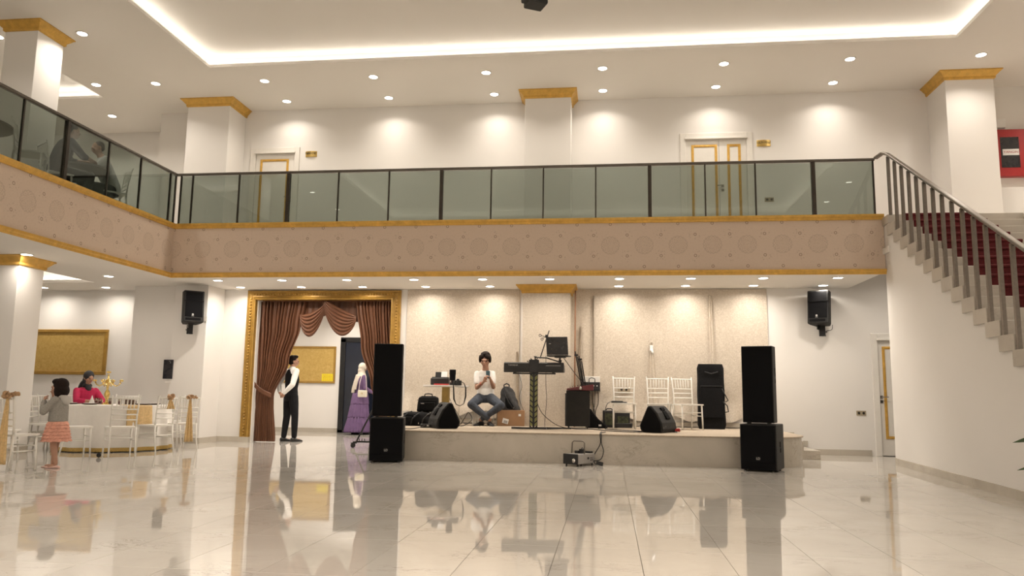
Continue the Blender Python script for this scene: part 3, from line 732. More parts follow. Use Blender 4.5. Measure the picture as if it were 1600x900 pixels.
# ================================================================== CHIAVARI CHAIRS
def chair_meshes():
    w, d = .40, .40; R = {}
    b = B(); b.prism([(-w / 2, -d / 2 + .02), (w / 2, -d / 2 + .02), (w / 2 + .01, d / 2), (-w / 2 - .01, d / 2)], 'z', .425, .45)
    R['seat'] = [b]
    legs = []
    for s in (-1, 1):
        legs.append(B().tube([(s * .185, .17, .43), (s * .19, .18, .2), (s * .195, .19, 0)], [.016, .015, .012], 8))
        legs.append(B().tube([(s * .18, -.17, .45), (s * .18, -.185, .25), (s * .185, -.235, 0)], [.016, .015, .012], 8))
    R['leg'] = legs
    R['back_post'] = [B().tube([(s * .18, -.17, .43), (s * .18, -.185, .62), (s * .19, -.225, .86), (s * .195, -.24, .91)], [.014, .013, .013, .010], 8).ell((s * .195, -.24, .915), (.015, .015, .012), None, 8) for s in (-1, 1)]
    def yb(z): return -.17 - (z - .43) * .14 if z < .7 else -.21 - (z - .7) * .14
    R['back_rail'] = [B().tube([(-.185, yb(z), z), (0, yb(z) - .006, z), (.185, yb(z), z)], .0105 if z < .85 else .013, 7) for z in (.555, .635, .715, .885)]
    R['spindle'] = [B().tube([(x, yb(.715), .715), (x * 1.02, yb(.76), .76), (x * 1.03, yb(.84), .84), (x * 1.04, yb(.885), .885)], [.006, .009, .009, .006], 6) for x in (-.12, -.072, -.024, .024, .072, .12)]
    R['stretcher'] = [B().tube([(-.185, .175, .30), (.185, .175, .30)], .010, 6), B().tube([(-.18, -.18, .28), (.18, -.18, .28)], .010, 6),
                      B().tube([(-.188, .18, .24), (-.182, -.19, .24)], .010, 6), B().tube([(.188, .18, .24), (.182, -.19, .24)], .010, 6)]
    return R
CH = None
def chair(x, y, deg, label, group, z=0.0, m='chair', k={}):
    if m not in k:
        k[m] = []
        for nm, bs in chair_meshes().items():
            for q in bs:
                me = q.mesh(nm); me.materials.append(M[m])
                if nm != 'seat':
                    for p in me.polygons: p.use_smooth = True
                k[m].append((nm, me))
    t = thing('chiavari_chair', label, 'chair', (x, y, z), math.radians(deg), group)
    for nm, me in k[m]:
        o = bpy.data.objects.new(nm, me); COL.objects.link(o); o.parent = t
    return t
def flower(b, c, r, n=9, seed=1):
    rnd = random.Random(seed)
    for i in range(n):
        a = 2 * PI * i / n + rnd.random(); t = rnd.uniform(-.5, 1.0)
        d = Vector((math.cos(a) * math.cos(t), math.sin(a) * math.cos(t) * .7, math.sin(t)))
        p = Vector(c) + d * r * .55
        b.ell(p, (r * .5, r * .12, r * .42), (rnd.uniform(-1, 1), rnd.uniform(-.6, .6), a), 8)
    b.ell(c, (r * .4, r * .35, r * .4), None, 8)
def sash(x, y, deg, zt, label, length, dx=0.0, seed=1, w0=.10, w1=.17, lean=0.0, two=True):
    """organza sash with a flower bow tied on the back of a chair; local -y is the outside of the back"""
    t = thing('chair_sash', label, 'sash', (x, y, 0), math.radians(deg), 'gold chair sashes')
    b = B(); flower(b, (dx, -.285, zt), .075, 11, seed)
    if two: flower(b, (dx + .10, -.265, zt + .01), .05, 8, seed + 3)
    b.build('bow', 'bow', t, smooth=50)
    def fn(u, v):
        w = .035 + (w1 - .035) * v ** .8; return (dx + lean * v + (u - .5) * w, -.28 - .012 * math.sin(u * 5 * PI) * (.4 + v) - .02 * v, zt - .03 - length * v)
    B().grid(fn, 20, 12).build('tail', 'sash', t, smooth=True, thick=.003)
    return t
G = 'white chairs on the stage'
chair(.285, 14.05, 180, 'white slat-back chair on the stage with a black charger lying on its seat', G, SH)
chair(.90, 14.05, 183, 'white slat-back chair on the stage, middle of three, behind the right floor monitor', G, SH)
chair(1.40, 14.15, 200, 'white slat-back chair on the stage turned towards the black instrument bag', G, SH)

# ================================================================== LOUDSPEAKERS
def sub_and_top(cx, cy, deg, side, sub_l, top_l):
    # subwoofer: 0.50 w, .60 d, .64 h
    t = thing('subwoofer', sub_l, 'speaker', (cx, cy, 0), math.radians(deg), 'black floor subwoofers')
    w, d, h = .50, .58, .655
    B().box(-w / 2, w / 2, -d / 2 + .02, d / 2, .02, h).build('cabinet', 'darkgrey', t, bev=.012)
    B().box(-w / 2 + .012, w / 2 - .012, -d / 2, -d / 2 + .03, .115, h - .012).build('grille', 'blackgrille', t, bev=.01)
    b = B()
    for z in (.04, .06, .08, .10): b.box(-w / 2 + .015, w / 2 - .015, -d / 2 + .01, -d / 2 + .03, z - .004, z + .004)
    b.build('vent', 'black', t)
    B().box(-w / 2 + .014, w / 2 - .014, -d / 2 + .008, -d / 2 + .03, .03, .118).build('port', 'blackgrille', t)
    for s in (-1, 1):
        b = B(); b.box(s * w / 2 - .004, s * w / 2 + .004, -.03, .03, .33, .41); b.box(s * w / 2 - .004, s * w / 2 + .004, -.02, .04, .26, .32); b.build('handle', 'blackgrille', t)
    B().box(-.028, .028, -d / 2 - .004, -d / 2, .155, .205).build('badge', 'darkgrey', t)
    text('LD', 'logo', 'greyink', t, (0, -d / 2 - .005, .18), (PI / 2, 0, 0), .045)
    for a in (-1, 1):
        for c in (-1, 1): B().lathe([(.02, 0), (.018, .022)], (a * .19, c * .24, 0), 10).build('foot', 'foot', t)
    # top box: .43 w, tapering to the back
    t2 = thing('loudspeaker', top_l, 'speaker', (cx + side * .015, cy, h + .02), math.radians(deg), 'tall black loudspeakers')
    w2, d2, h2 = .435, .45, 1.09
    pf = [(-w2 / 2, -d2 / 2 + .02), (w2 / 2, -d2 / 2 + .02), (w2 / 2, .02), (w2 / 2 - .07, d2 / 2), (-w2 / 2 + .07, d2 / 2), (-w2 / 2, .02)]
    B().prism(pf, 'z', 0, h2).build('cabinet', 'darkgrey', t2, bev=.01)
    B().box(-w2 / 2 + .008, w2 / 2 - .008, -d2 / 2, -d2 / 2 + .025, .01, h2 - .01).build('grille', 'blackgrille', t2, bev=.008)
    for s in (-1, 1):
        b = B(); b.box(s * w2 / 2 - .004, s * w2 / 2 + .003, -.06, -.02, .66, .78); b.box(s * w2 / 2 - .004, s * w2 / 2 + .003, -.06, -.02, .56, .62); b.build('handle', 'blackgrille', t2)
    for a in (-1, 1): B().box(a * .14 - .02, a * .14 + .02, -.2, -.1, -.02, 0).build('foot', 'foot', t2)
sub_and_top(-3.33, 11.67, 12, -1, 'black subwoofer under the left speaker stack, touching the stage end', 'tall black loudspeaker on top of the left subwoofer, beside the curtained doorway')
sub_and_top(2.20, 11.70, -22, 0, 'black subwoofer under the right speaker stack, turned slightly, side handle showing', 'tall black loudspeaker on top of the right subwoofer, by the stage steps')

def wall_speaker(x, y, z, deg, tilt, label, flip):
    """two-way plastic cabinet on a wall bracket"""
    t = thing('wall_speaker', label, 'speaker', (x, y, z), math.radians(deg), 'black wall speakers')
    m = Matrix.Rotation(math.radians(-tilt), 4, 'X')
    w, d, h = .38, .34, .62
    pf = [(-w / 2, -d / 2), (w / 2, -d / 2), (w / 2, -.02), (w / 2 - .06, d / 2), (-w / 2 + .06, d / 2), (-w / 2, -.02)]
    B().prism(pf, 'z', -h / 2, h / 2, m).build('cabinet', 'darkgrey', t, bev=.02, seg=3)
    B().box(-w / 2 + .03, w / 2 - .03, -d / 2 - .008, -d / 2 + .01, -h / 2 + .10, h / 2 - .22, m).build('grille', 'blackgrille', t, bev=.006)
    # horn
    b = B(); rs = []
    for k, (a, c, yy) in enumerate(((.155, .085, -d / 2 - .004), (.13, .065, -d / 2 + .01), (.05, .03, -d / 2 + .05))):
        rs.append([m @ Vector((a * sx_, yy, h / 2 - .115 + c * sz)) for sx_, sz in ((-1, -1), (1, -1), (1, 1), (-1, 1))])
    b.rings(rs); b.box(-w / 2 + .01, w / 2 - .01, -d / 2 - .012, -d / 2, h / 2 - .215, h / 2 - .20, m); b.build('horn', 'blackgrille', t)
    B().box(-w / 2 + .04, w / 2 - .06, -d / 2 - .006, -d / 2 + .01, -h / 2 + .035, -h / 2 + .08, m).build('port', 'blackgrille', t)
    b = B()
    b.prism([(.018 * math.cos(a), .018 * math.sin(a)) for a in [i * PI / 8 for i in range(16)]], 'z', 0, .003, m @ Matrix.Translation((-.02, -d / 2 - .012, -h / 2 + .145)) @ Matrix.Rotation(PI / 2, 4, 'X'))
    b.box(-.042, .002, -d / 2 - .012, -d / 2 - .008, -h / 2 + .112, -h / 2 + .118, m); b.build('logo', 'greyink', t)
    # bracket
    b = B(); b.box(-.055, .055, .05, .07, -h / 2 - .20, -h / 2 + .02); b.box(-.06, -.045, -.06, .07, -h / 2 - .08, -h / 2 - .005); b.box(-.03, .05, .0, .12, -h / 2 - .20, -h / 2 - .185)
    b.tube([(0, .06, -h / 2 - .1), (0, d / 2 + .16, -h / 2 - .1)], .02); b.build('bracket', 'blackmetal', t)
    return t
p = at(1282, 482, 14.82)
wall_speaker(p.x, p.y, p.z - .0, -30, 6, 'black wall speaker on the white wall right of the stage, above the double socket', 1)
p = at(300, 481, 14.16)
wall_speaker(p.x, p.y, p.z, 42, 6, 'black wall speaker on the white pier left of the brown curtain', -1)
p = at(321, 498, 14.36)
q = tag(B().cbox((0, 0, 0), (.05, .03, .10)).build('wall_box', 'white', bev=.004), 'small white cable box on the pier beside the left wall speaker', 'box'); q.location = (p.x, 14.385, p.z)
pr_ = at(1298, 514, 14.9)
cable('speaker_cable', [(pr_.x + .05, 14.95, pr_.z + .08), (pr_.x + .03, 14.95, pr_.z - .01), (pr_.x - .06, 14.95, pr_.z - .03)], .006, 'short black cable curling under the right wall speaker')

def monitor(x, y, deg, label, mir):
    """wedge floor monitor standing on its base; profile end towards local -y"""
    t = thing('floor_monitor', label, 'speaker', (x, y, SH), math.radians(deg), 'black wedge floor monitors'); t.scale = (1.12, 1.12, 1.12)
    s = mir
    pf = [(.03, 0), (.33, 0), (.345, .05), (.33, .14), (.26, .28), (.17, .375), (.13, .385), (.10, .36), (-.02, .10), (-.01, .04)]
    pf = [((a - .16) * s, c) for a, c in pf]
    if s < 0: pf = pf[::-1]
    B().prism(pf, 'y', -.24, .24).build('cabinet', 'darkgrey', t, bev=.02, seg=3)
    pg = [((a - .16) * s, c) for a, c in [(.04, .015), (.31, .015), (.315, .06), (.31, .13), (.24, .27), (.16, .36), (.12, .35), (.01, .10)]]
    if s < 0: pg = pg[::-1]
    B().prism(pg, 'y', -.252, -.235).build('side_panel', 'blackgrille', t)
    # handle slots on the sloping back
    a, c = Vector(((.33 - .16) * s, 0, .14)), Vector(((.17 - .16) * s, 0, .375)); dd = (c - a); mid = (a + c) / 2
    ang = math.atan2(dd.z, dd.x); mt = Matrix.Translation(mid) @ Matrix.Rotation(-ang, 4, 'Y')
    B().box(-.09, .035, -.04, .07, -.03, .03, mt).box(.055, .10, -.04, .07, -.03, .03, mt).build('handle_slot', 'blackgrille', t)
    b = B(); m2 = Matrix.Translation(((.335 - .16) * s, 0, .07))
    b.box(-.006, .006, -.18, -.10, -.03, .03, m2).box(-.006, .006, .0, .05, -.02, .02, m2); b.build('connector_plate', 'black', t)
    return t
p = at(1032, 675, 12.85); monitor(p.x - .03, 12.95, -29, 'black floor monitor lying before the white chairs, handle slots facing right', 1)
p = at(688, 669, 12.85); monitor(p.x + .04, 12.95, 29, 'black floor monitor beneath the round table, in front of the camera bag', -1)

# ================================================================== STAGE PROPS
# round table
tc = at(697, 602, 14.35)
t = thing('bar_table', 'round white-topped table on a yellow wood pedestal behind the left monitor', 'table', (tc.x, 14.35, SH))
th = tc.z - SH
B().lathe([(.40, th - .035), (.425, th - .03), (.43, th - .015), (.425, th), (.01, th)], n=48).build('table_top', 'white', t, smooth=40)
B().box(-.065, .065, -.065, .065, .03, th - .03).build('pedestal', 'woodpale', t, bev=.006)
B().lathe([(.24, 0), (.24, .015), (.08, .04), (.01, .04)], n=32).build('base', 'white', t, smooth=40)
TZ = tc.z
# printer
p = at(687, 599, 14.3)
t = thing('printer', 'black photo printer with white paper in its feeder on the round table', 'printer', (p.x, 14.36, TZ), math.radians(4))
B().box(-.17, .17, -.12, .13, .0, .135).build('body', 'black', t, bev=.02, seg=3)
B().cbox((0, .02, .142), (.30, .2, .02)).build('lid', 'darkgrey', t, bev=.006)
B().cbox((-.01, .09, .19), (.20, .02, .12), (-.3, 0, 0)).build('paper_tray', 'darkgrey', t, bev=.004)
B().cbox((.06, .07, .195), (.11, .006, .13), (-.3, 0, 0)).build('paper', 'paper', t)
p = at(690, 600, 14.1); o = tag(B().cbox((0, 0, .012), (.26, .16, .024)).build('booklet', 'red', bev=.004), 'flat red box in front of the printer', 'box'); o.location = (p.x, 14.10, TZ)
p = at(708, 590, 14.25)
t = thing('camera_flash', 'upright black cylindrical studio flash on the round table', 'flash', (p.x, 14.2, TZ))
B().lathe([(.045, .0), (.045, .05), (.03, .06), (.03, .09)], n=20).build('base', 'black', t, smooth=40)
B().lathe([(.052, .09), (.055, .10), (.055, .19), (.06, .20), (.06, .285), (.05, .29), (.01, .29)], n=24).build('barrel', 'blackgrille', t, smooth=40)
p = at(714, 596, 14.1)
t = thing('camera', 'black camera on the table edge with its strap hanging down', 'camera', (p.x + .02, 14.08, TZ), .3)
B().box(-.07, .07, -.03, .035, 0, .09).build('body', 'black', t, bev=.012)
B().cbox((0, 0, .10), (.05, .05, .035)).build('viewfinder', 'black', t, bev=.008)
B().lathe([(.036, 0), (.038, .02), (.034, .07), (.036, .08), (.02, .078)], n=20, mtx=Matrix.Translation((0, -.03, .045)) @ Matrix.Rotation(PI / 2, 4, 'X')).build('lens', 'black', t, smooth=40)
def strap_pts(): return [(-.07, -.02, .06), (-.10, -.14, .04), (-.10, -.24, -.06), (-.09, -.25, -.25), (-.05, -.25, -.34), (.02, -.25, -.37), (.09, -.25, -.33), (.12, -.25, -.2), (.12, -.24, -.05), (.10, -.12, .04), (.07, -.02, .06)]
B().tube(strap_pts(), [.005, .006, .012, .014, .007, .006, .007, .014, .012, .006, .005], 6).build('strap', 'blackfab', t, smooth=True)

def soft_box(name, m, parent, w, d, h, taper=.8, n=3, seed=0, z0=0, puff=.02):
    """a stuffed bag body: rounded, slightly irregular"""
    rnd = random.Random(seed); rs = []
    for k in range(13):
        v = k / 12; z = z0 + h * v; s_ = (1 - (1 - taper) * v) * (1 - .35 * max(0, (v - .85) / .15) ** 2) * (1 - .12 * max(0, (.08 - v) / .08))
        ring = []
        for j in range(32):
            a = 2 * PI * j / 32; ca, sa = math.cos(a), math.sin(a); q = (abs(ca) ** 5 + abs(sa) ** 5) ** (-1 / 5)
            bul = 1 + puff * math.sin(3 * a + seed + v * 5) + puff * .6 * math.sin(7 * a + v * 9 + seed)
            ring.append((w / 2 * s_ * q * ca * bul, d / 2 * s_ * q * sa * bul, z + .004 * math.sin(5 * a)))
        rs.append(ring)
    return B().rings(rs).build(name, m, parent, smooth=60)
# camera bag on duffels
DZ = .24
p = at(650, 663, 13.75)
t = thing('duffel_bag', 'limp black duffel bag lying on the stage behind the left speaker stack', 'bag', (p.x + .03, 13.75, SH), -.1)
soft_box('body', 'blackfab', t, .62, .42, DZ, .78, seed=3, puff=.06)
for i in range(3): B().tube([(-.25 + .2 * i, -.23, .02), (-.22 + .2 * i, -.24, .12), (-.15 + .2 * i, -.20, .20), (-.1 + .2 * i, -.05, .25)], .012, 6).build('strap', 'black', t, smooth=True)
B().cbox((-.1, -.225, .12), (.14, .03, .08)).build('pocket', 'blackfab', t, bev=.012)
b = B(); b.cbox((-.22, -.235, .07), (.02, .01, .02)); b.cbox((.1, -.235, .05), (.02, .01, .03)); b.build('buckle', 'chrome', t)
p = at(668, 640, 13.8)
t = thing('camera_bag', 'black boxy camera bag with top handle sitting on the duffel bag', 'bag', (p.x, 13.85, SH + DZ + .002), .12)
soft_box('body', 'blackfab', t, .40, .24, .28, .88, seed=9, puff=.012)
B().tube([(-.07, 0, .27), (-.065, 0, .315), (0, 0, .325), (.065, 0, .315), (.07, 0, .27)], .011, 8).build('handle', 'black', t, smooth=True)
B().cbox((-.01, -.125, .10), (.29, .04, .15)).build('pocket', 'blackfab', t, bev=.018)
B().cbox((-.09, -.148, .15), (.06, .004, .012)).build('badge', 'greyink', t)
b = B(); b.box(-.19, .19, -.121, -.112, .205, .215); b.build('zipper', 'black', t)
p = at(664, 667, 12.95)
t = thing('power_strip', 'small black junction box with loose leads beside the left floor monitor', 'power strip', (p.x, 12.98, SH), .2)
B().cbox((0, 0, .03), (.17, .09, .06)).build('case', 'black', t, bev=.006); B().cbox((.04, -.046, .035), (.03, .004, .025)).build('socket_face', 'paper', t)
cable('cable', [(-3.3, 12.35, SH + .008), (-3.12, 12.32, SH + .008), (-3.02, 12.5, SH + .03), (p.x, 12.93, SH + .04)], .007, 'thin black cable running over the stage edge toward the left speaker stack')
cable('cable', [(tc.x + .3, 14.3, SH + .01), (tc.x + .42, 14.1, SH + .15), (tc.x + .5, 14.0, SH + .24), (tc.x + .58, 13.9, SH + .12), (tc.x + .45, 13.8, SH + .012), (tc.x + .2, 13.7, SH + .008)], .007, 'black cable looping on the stage floor right of the table pedestal')
cable('cable', [(tc.x + .05, 14.4, TZ - .04), (tc.x + .03, 14.5, TZ - .2), (tc.x + .12, 14.6, SH + .3), (tc.x + .35, 14.5, SH + .01)], .004, 'thin cord hanging behind the round table')

# white folding stool of the seated man
sp_ = at(757, 663, 14.55)
t = thing('folding_chair', 'white folding chair under the man in the white t-shirt', 'chair', (sp_.x, 14.60, SH), PI)
B().box(-.19, .19, -.18, .2, .42, .445).build('seat', 'white', t, bev=.01)
for s in (-1, 1):
    B().tube([(s * .19, .19, .43), (s * .2, .24, 0)], .014).build('leg', 'white', t); B().tube([(s * .19, -.17, .43), (s * .2, -.22, 0)], .014).build('leg', 'white', t)
B().tube([(-.195, .21, .25), (.195, .21, .25)], .012).build('stretcher', 'white', t); B().tube([(-.195, -.2, .25), (.195, -.2, .25)], .012).build('stretcher', 'white', t)

# cardboard box and backpack
p = at(796, 665, 14.3)
t = thing('cardboard_box', 'brown cardboard box with shipping stickers under the backpack', 'box', (p.x, 14.45, SH), math.radians(9))
B().box(-.25, .25, -.2, .2, 0, .285).build('carton', 'cardboard', t, bev=.004, seg=1)
B().box(-.25, .25, -.004, .004, .285, .288).build('lid_seam', 'polewood', t)
B().cbox((-.10, -.202, .09), (.11, .003, .09), (0, .25, 0)).build('sticker', 'paper', t); b = B()
for i in range(6): b.cbox((-.125 + i * .011, -.2045, .085 + i * -.003), (.005, .002, .05), (0, .25, 0))
b.build('barcode', 'ink', t)
B().cbox((.16, -.202, .20), (.045, .003, .04)).build('sticker', 'paper', t)
t = thing('backpack', 'dark grey backpack slumped on top of the cardboard box', 'bag', (p.x - .01, 14.42, SH + .289), math.radians(-8))
def bp(u, v):
    a = 2 * PI * u; z = v * .43; wd = (.185 - .10 * v ** 1.5) * (1 if v < .93 else 1 - (v - .93) * 9); dp = .12 - .05 * v; q = (abs(math.cos(a)) ** 3.2 + abs(math.sin(a)) ** 3.2) ** (-1 / 3.2)
    return (wd * q * math.cos(a) - .055 * v * 1.2 + .008 * math.sin(z * 40 + a * 3), dp * q * math.sin(a) + .008 * math.sin(a * 5 + z * 20), z)
B().grid(bp, 32, 18).build('body', 'greyfab', t, smooth=True)
B().grid(lambda u, v: (.02 + (.10 - .045 * v) * (2 * u - 1) - .06 * v, -.11 - .035 * math.sin(PI * u) * math.sin(PI * (.1 + .8 * v)) + .05 * v, .02 + .24 * v), 14, 12).build('pocket', 'blackfab', t, smooth=True, thick=.006)
B().tube([(-.12, 0, .40), (-.12, 0, .46), (-.07, 0, .485), (-.02, 0, .46), (-.02, 0, .40)], .012, 8).build('handle', 'black', t, smooth=True)
B().tube([(-.1, -.09, .38), (-.05, -.14, .25), (.03, -.15, .12), (.1, -.13, .02)], .01, 6).build('strap', 'black', t, smooth=True)
B().box(.09, .11, -.125, -.118, .03, .045).build('badge', 'greyink', t)

# ---- keyboard stand, keyboard, laptop arm
kc = at(833, 671, 13.15); kx = kc.x
t = thing('keyboard_stand', 'black column keyboard stand with perforated uprights and long floor bar', 'keyboard stand', (kx, 13.2, SH))
ktop = at(833, 562, 13.2).z - SH
def perf(x0, x1):
    """upright plate with chevron slots cut through it"""
    b = B(); n = 13; z0, z1 = .03, ktop; hgt = (z1 - z0) / n
    b.box(x0, x0 + .008, -.012, .012, z0, z1); b.box(x1 - .008, x1, -.012, .012, z0, z1)
    s = 1 if x0 < 0 else -1
    for i in range(n + 1):
        z = z0 + i * hgt
        xm0, xm1 = x0 + .008, x1 - .008
        za, zb = (z + .02 * s, z - .02 * s)
        b.add([(xm0, -.012, za - .012), (xm1, -.012, zb - .012), (xm1, -.012, zb + .012), (xm0, -.012, za + .012), (xm0, .012, za - .012), (xm1, .012, zb - .012), (xm1, .012, zb + .012), (xm0, .012, za + .012)],
              [(0, 1, 2, 3), (7, 6, 5, 4), (0, 4, 5, 1), (2, 6, 7, 3)])
    return b
perf(-.068, -.008).build('upright', 'blackmetal', t); perf(.008, .068).build('upright', 'blackmetal', t)
B().box(-.068, .068, .012, .016, .05, ktop - .12).build('back_plate', 'medge', t)
B().box(-.008, .008, -.014, .014, .03, ktop).build('spine', 'blackmetal', t)
B().box(-.37, .22, -.03, .03, 0, .03).build('floor_bar', 'blackmetal', t, bev=.004)
B().box(-.06, .62, .28, .33, 0, .025).build('floor_bar', 'blackmetal', t, bev=.004)
B().box(-.03, .03, .03, .30, .0, .028).build('floor_bar', 'blackmetal', t)
B().box(-.085, .085, -.03, .05, ktop - .22, ktop).build('clamp_head', 'blackmetal', t, bev=.01)
az = at(833, 582, 13.2).z - SH
B().box(-.36, .37, -.02, .02, az - .03, az - .005).build('arm', 'blackmetal', t, bev=.005)
for s in (-1, 1): B().box(s * .33 - .02, s * .33 + .02, -.04, .30, az - .02, az).build('arm_pad', 'foot', t)
b = B().tube([(.02, 0, ktop - .01), (.02, 0, ktop + .05)], .012).tube([(-.005, 0, ktop + .05), (.045, 0, ktop + .05)], .008); b.tube([(-.09, -.03, ktop - .04), (-.12, -.03, ktop - .02)], .008); b.build('clamp_screw', 'blackmetal', t)
ka, kb_ = at(788, 575, 13.25), at(881, 575, 13.25)
t = thing('keyboard', 'long black electronic keyboard lying across the column stand, seen from behind', 'keyboard', ((ka.x + kb_.x) / 2, 13.22, SH + az), 0)
kl = (kb_.x - ka.x) / 2
B().rings([[(x, -.04 + 0, .0), (x, -.05, .05), (x, -.045, .155), (x, .02, .175), (x, .30, .10), (x, .36, .05), (x, .36, .01)] for x in (-kl, -kl + .02, kl - .02, kl)]).build('case', 'black', t, bev=.008)
text('YAMAHA', 'logo', 'greyink', t, (-kl + .16, -.0505, .12), (PI / 2, 0, 0), .042)
B().box(kl - .30, kl - .05, -.0515, -.0505, .112, .118).build('print_line', 'greyink', t)
b = B()
for i in range(36): b.box(-kl + .05 + i * (2 * kl - .1) / 36, -kl + .05 + (i + .92) * (2 * kl - .1) / 36, .22, .355, .055, .085)
o = b.build('white_keys', 'white', t); o['kind'] = 'stuff'
# arm to laptop
la = at(875, 556, 13.2)
t = thing('laptop_stand', 'black arm and clamp holding the laptop above the keyboard', 'stand', (kx, 13.2, SH + ktop))
lz = la.z - SH - ktop; lx = la.x - kx
B().tube([(.02, 0, .04), (.22, -.02, .03), (lx - .02, 0, lz - .1)], .011).build('arm', 'blackmetal', t, smooth=True)
B().tube([(lx, 0, lz - .16), (lx, 0, lz - .02)], .016).tube([(lx - .02, -.03, lz - .09), (lx + .03, -.03, lz - .09)], .02).build('joint', 'blackmetal', t)
B().box(lx - .09, lx + .10, -.09, .10, lz - .035, lz - .012).build('tray', 'blackmetal', t, bev=.006)
B().tube([(.10, 0, .02), (.19, 0, .30), (.255, 0, .50)], .009).build('boom', 'blackmetal', t, smooth=True)
b = B().cbox((.215, -.01, .40), (.05, .04, .05)).cbox((.25, -.01, .37), (.05, .02, .015)); b.build('phone_clamp', 'blackmetal', t, bev=.004)
b = B()
for cx_, cz_ in ((.10, .415), (.135, .35)): b.tube([(cx_ + .02 * math.cos(a), -.01, cz_ + .02 * math.sin(a)) for a in [i * PI / 6 for i in range(13)]], .006, 6)
b.tube([(.12, -.01, .41), (.215, -.01, .39)], .006); b.tube([(.14, -.01, .37), (.2, -.01, .385)], .005); b.build('clip_ring', 'blackmetal', t)
t = thing('laptop', 'open black laptop on the arm above the keyboard, lid seen from behind', 'laptop', (la.x - .03, 13.2, la.z - .002), math.radians(-10))
B().box(-.19, .18, -.05, .20, -.01, .012).build('base', 'black', t, bev=.004)
B().cbox((0.0, -.09, .165), (.375, .012, .31), (math.radians(14), 0, 0)).build('lid', 'screen', t, bev=.006)
B().cbox((-.12, -.115, .20), (.035, .002, .008), (math.radians(14), 0, 0)).build('logo', 'greyink', t)
cable('cable', [(la.x + .05, 13.25, la.z - .02), (la.x + .25, 13.6, la.z - .3), (la.x + .5, 14.1, la.z - .62)], .006, 'black cable drooping from the laptop to the mixer')
for i, (xx, a, c) in enumerate(((796, 585, 640), (820, 585, 600))):
    pass
p = at(811, 585, 13.4); cable('cable', [(p.x, 13.4, p.z), (p.x + .03, 13.6, p.z - .2), (p.x - .05, 13.9, p.z - .4), (p.x + .02, 14.0, p.z - .62)], .004, 'thin cord hanging under the left end of the keyboard')
p = at(853, 556, 13.3); cable('cable', [(p.x, 13.3, p.z), (p.x, 13.35, p.z - .5), (p.x + .01, 13.4, SH + .5), (p.x - .02, 13.4, SH + .1), (p.x + .0, 13.3, SH + .01)], .005, 'thin black cord hanging straight down right of the stand column')
cable('cable', [(kx + .05, 13.25, SH + .45), (kx + .15, 13.3, SH + .25), (kx + .4, 13.4, SH + .06), (kx + .7, 13.3, SH + .012), (kx + .95, 13.35, SH + .01)], .006, 'black cable sloping from the stand column to the stage floor')

# ---- rack case with mixer
ra, rb_ = at(884, 668, 13.75), at(921, 668, 13.75)
rh = at(903, 610, 13.75).z - SH; rw = rb_.x - ra.x
t = thing('equipment_case', 'tall dark grey equipment case on castors carrying the maroon mixer', 'case', ((ra.x + rb_.x) / 2, 13.95, SH), math.radians(2))
B().box(-rw / 2, rw / 2, -.2, .22, .035, rh).build('cabinet', 'darkgrey', t, bev=.008)
B().box(-rw / 2 - .02, -rw / 2 + .01, -.19, .2, .04, rh - .05).build('side_panel', 'black', t, bev=.004)
B().box(-rw / 2 + .02, rw / 2 - .02, -.204, -.196, .06, rh - .03).build('front_cover', 'darkgrey', t)
for a in (-1, 1):
    for c in (-1, 1): B().lathe([(.02, -.012), (.022, 0), (.02, .012)], n=12, mtx=Matrix.Translation((a * rw * .4, c * .16, .022)) @ Matrix.Rotation(PI / 2, 4, 'Y')).build('castor', 'foot', t)
mz = rh + SH
t = thing('audio_mixer', 'maroon audio mixer with sloping panel on top of the equipment case', 'mixer', ((ra.x + rb_.x) / 2 + .03, 13.9, mz + .002), math.radians(3))
B().prism([(-.19, 0), (.19, 0), (.19, .10), (-.19, .035)], 'y', -.02, .22).build('rear', 'maroon', t)
B().rings([[(-.23, y, 0), (.24, y, 0), (.24, y, .045 + .06 * 1), (-.23, y, .03)] for y in (-.19, -.02)]).build('case', 'maroon', t, bev=.006)
b = B()
for i in range(8):
    for j in range(3): b.lathe([(.008, 0), (.007, .014), (.002, .014)], (-.17 + i * .045, -.14 + j * .05, .045 + .009 * i), 8)
o = b.build('knobs', 'black', t); o['kind'] = 'stuff'
t = thing('microphone', 'silver-headed microphone lying on the front of the maroon mixer', 'microphone', ((ra.x + rb_.x) / 2 + .05, 13.68, mz + .035), .2)
B().ell((0, 0, 0), (.03, .03, .03), None, 14).build('head', 'chrome', t, smooth=True)
B().tube([(.02, .02, 0), (.12, .10, .03)], [.016, .011]).build('handle', 'black', t, smooth=True)

# wall shelf box with amplifiers and hanging cables
p = at(925, 604, YB - .15)
t = thing('wall_cabinet', 'white wall cabinet behind the mixer with cables spilling from it', 'cabinet', (p.x, YB - .14, p.z))
B().box(-.17, .15, -.08, .10, -.05, .19).build('box', 'white', t, bev=.006)
t = thing('amplifier', 'small black amplifier tucked before the white wall cabinet', 'amplifier', (p.x - .0, YB - .36, p.z - .07))
B().box(-.20, .155, -.1, .1, 0, .15).build('case', 'black', t, bev=.006)
b = B()
for i in range(5): b.lathe([(.012, 0), (.010, .02), (.002, .02)], n=10, mtx=Matrix.Translation((-.14 + i * .06, -.1, .08)) @ Matrix.Rotation(PI / 2, 4, 'X'))
o = b.build('knobs', 'chrome', t); B().tube([(-.05, -.02, .15), (-.05, -.02, .21), (.0, -.02, .235), (.06, -.02, .21), (.06, -.02, .15)], .008).build('handle', 'blackmetal', t, smooth=True)
t = thing('amplifier_shelf', 'narrow black shelf bracket holding the small amplifier', 'shelf', (p.x, YB - .3, p.z - .085))
B().box(-.21, .16, -.17, .29, 0, .013).build('board', 'blackmetal', t)
rnd = random.Random(5)
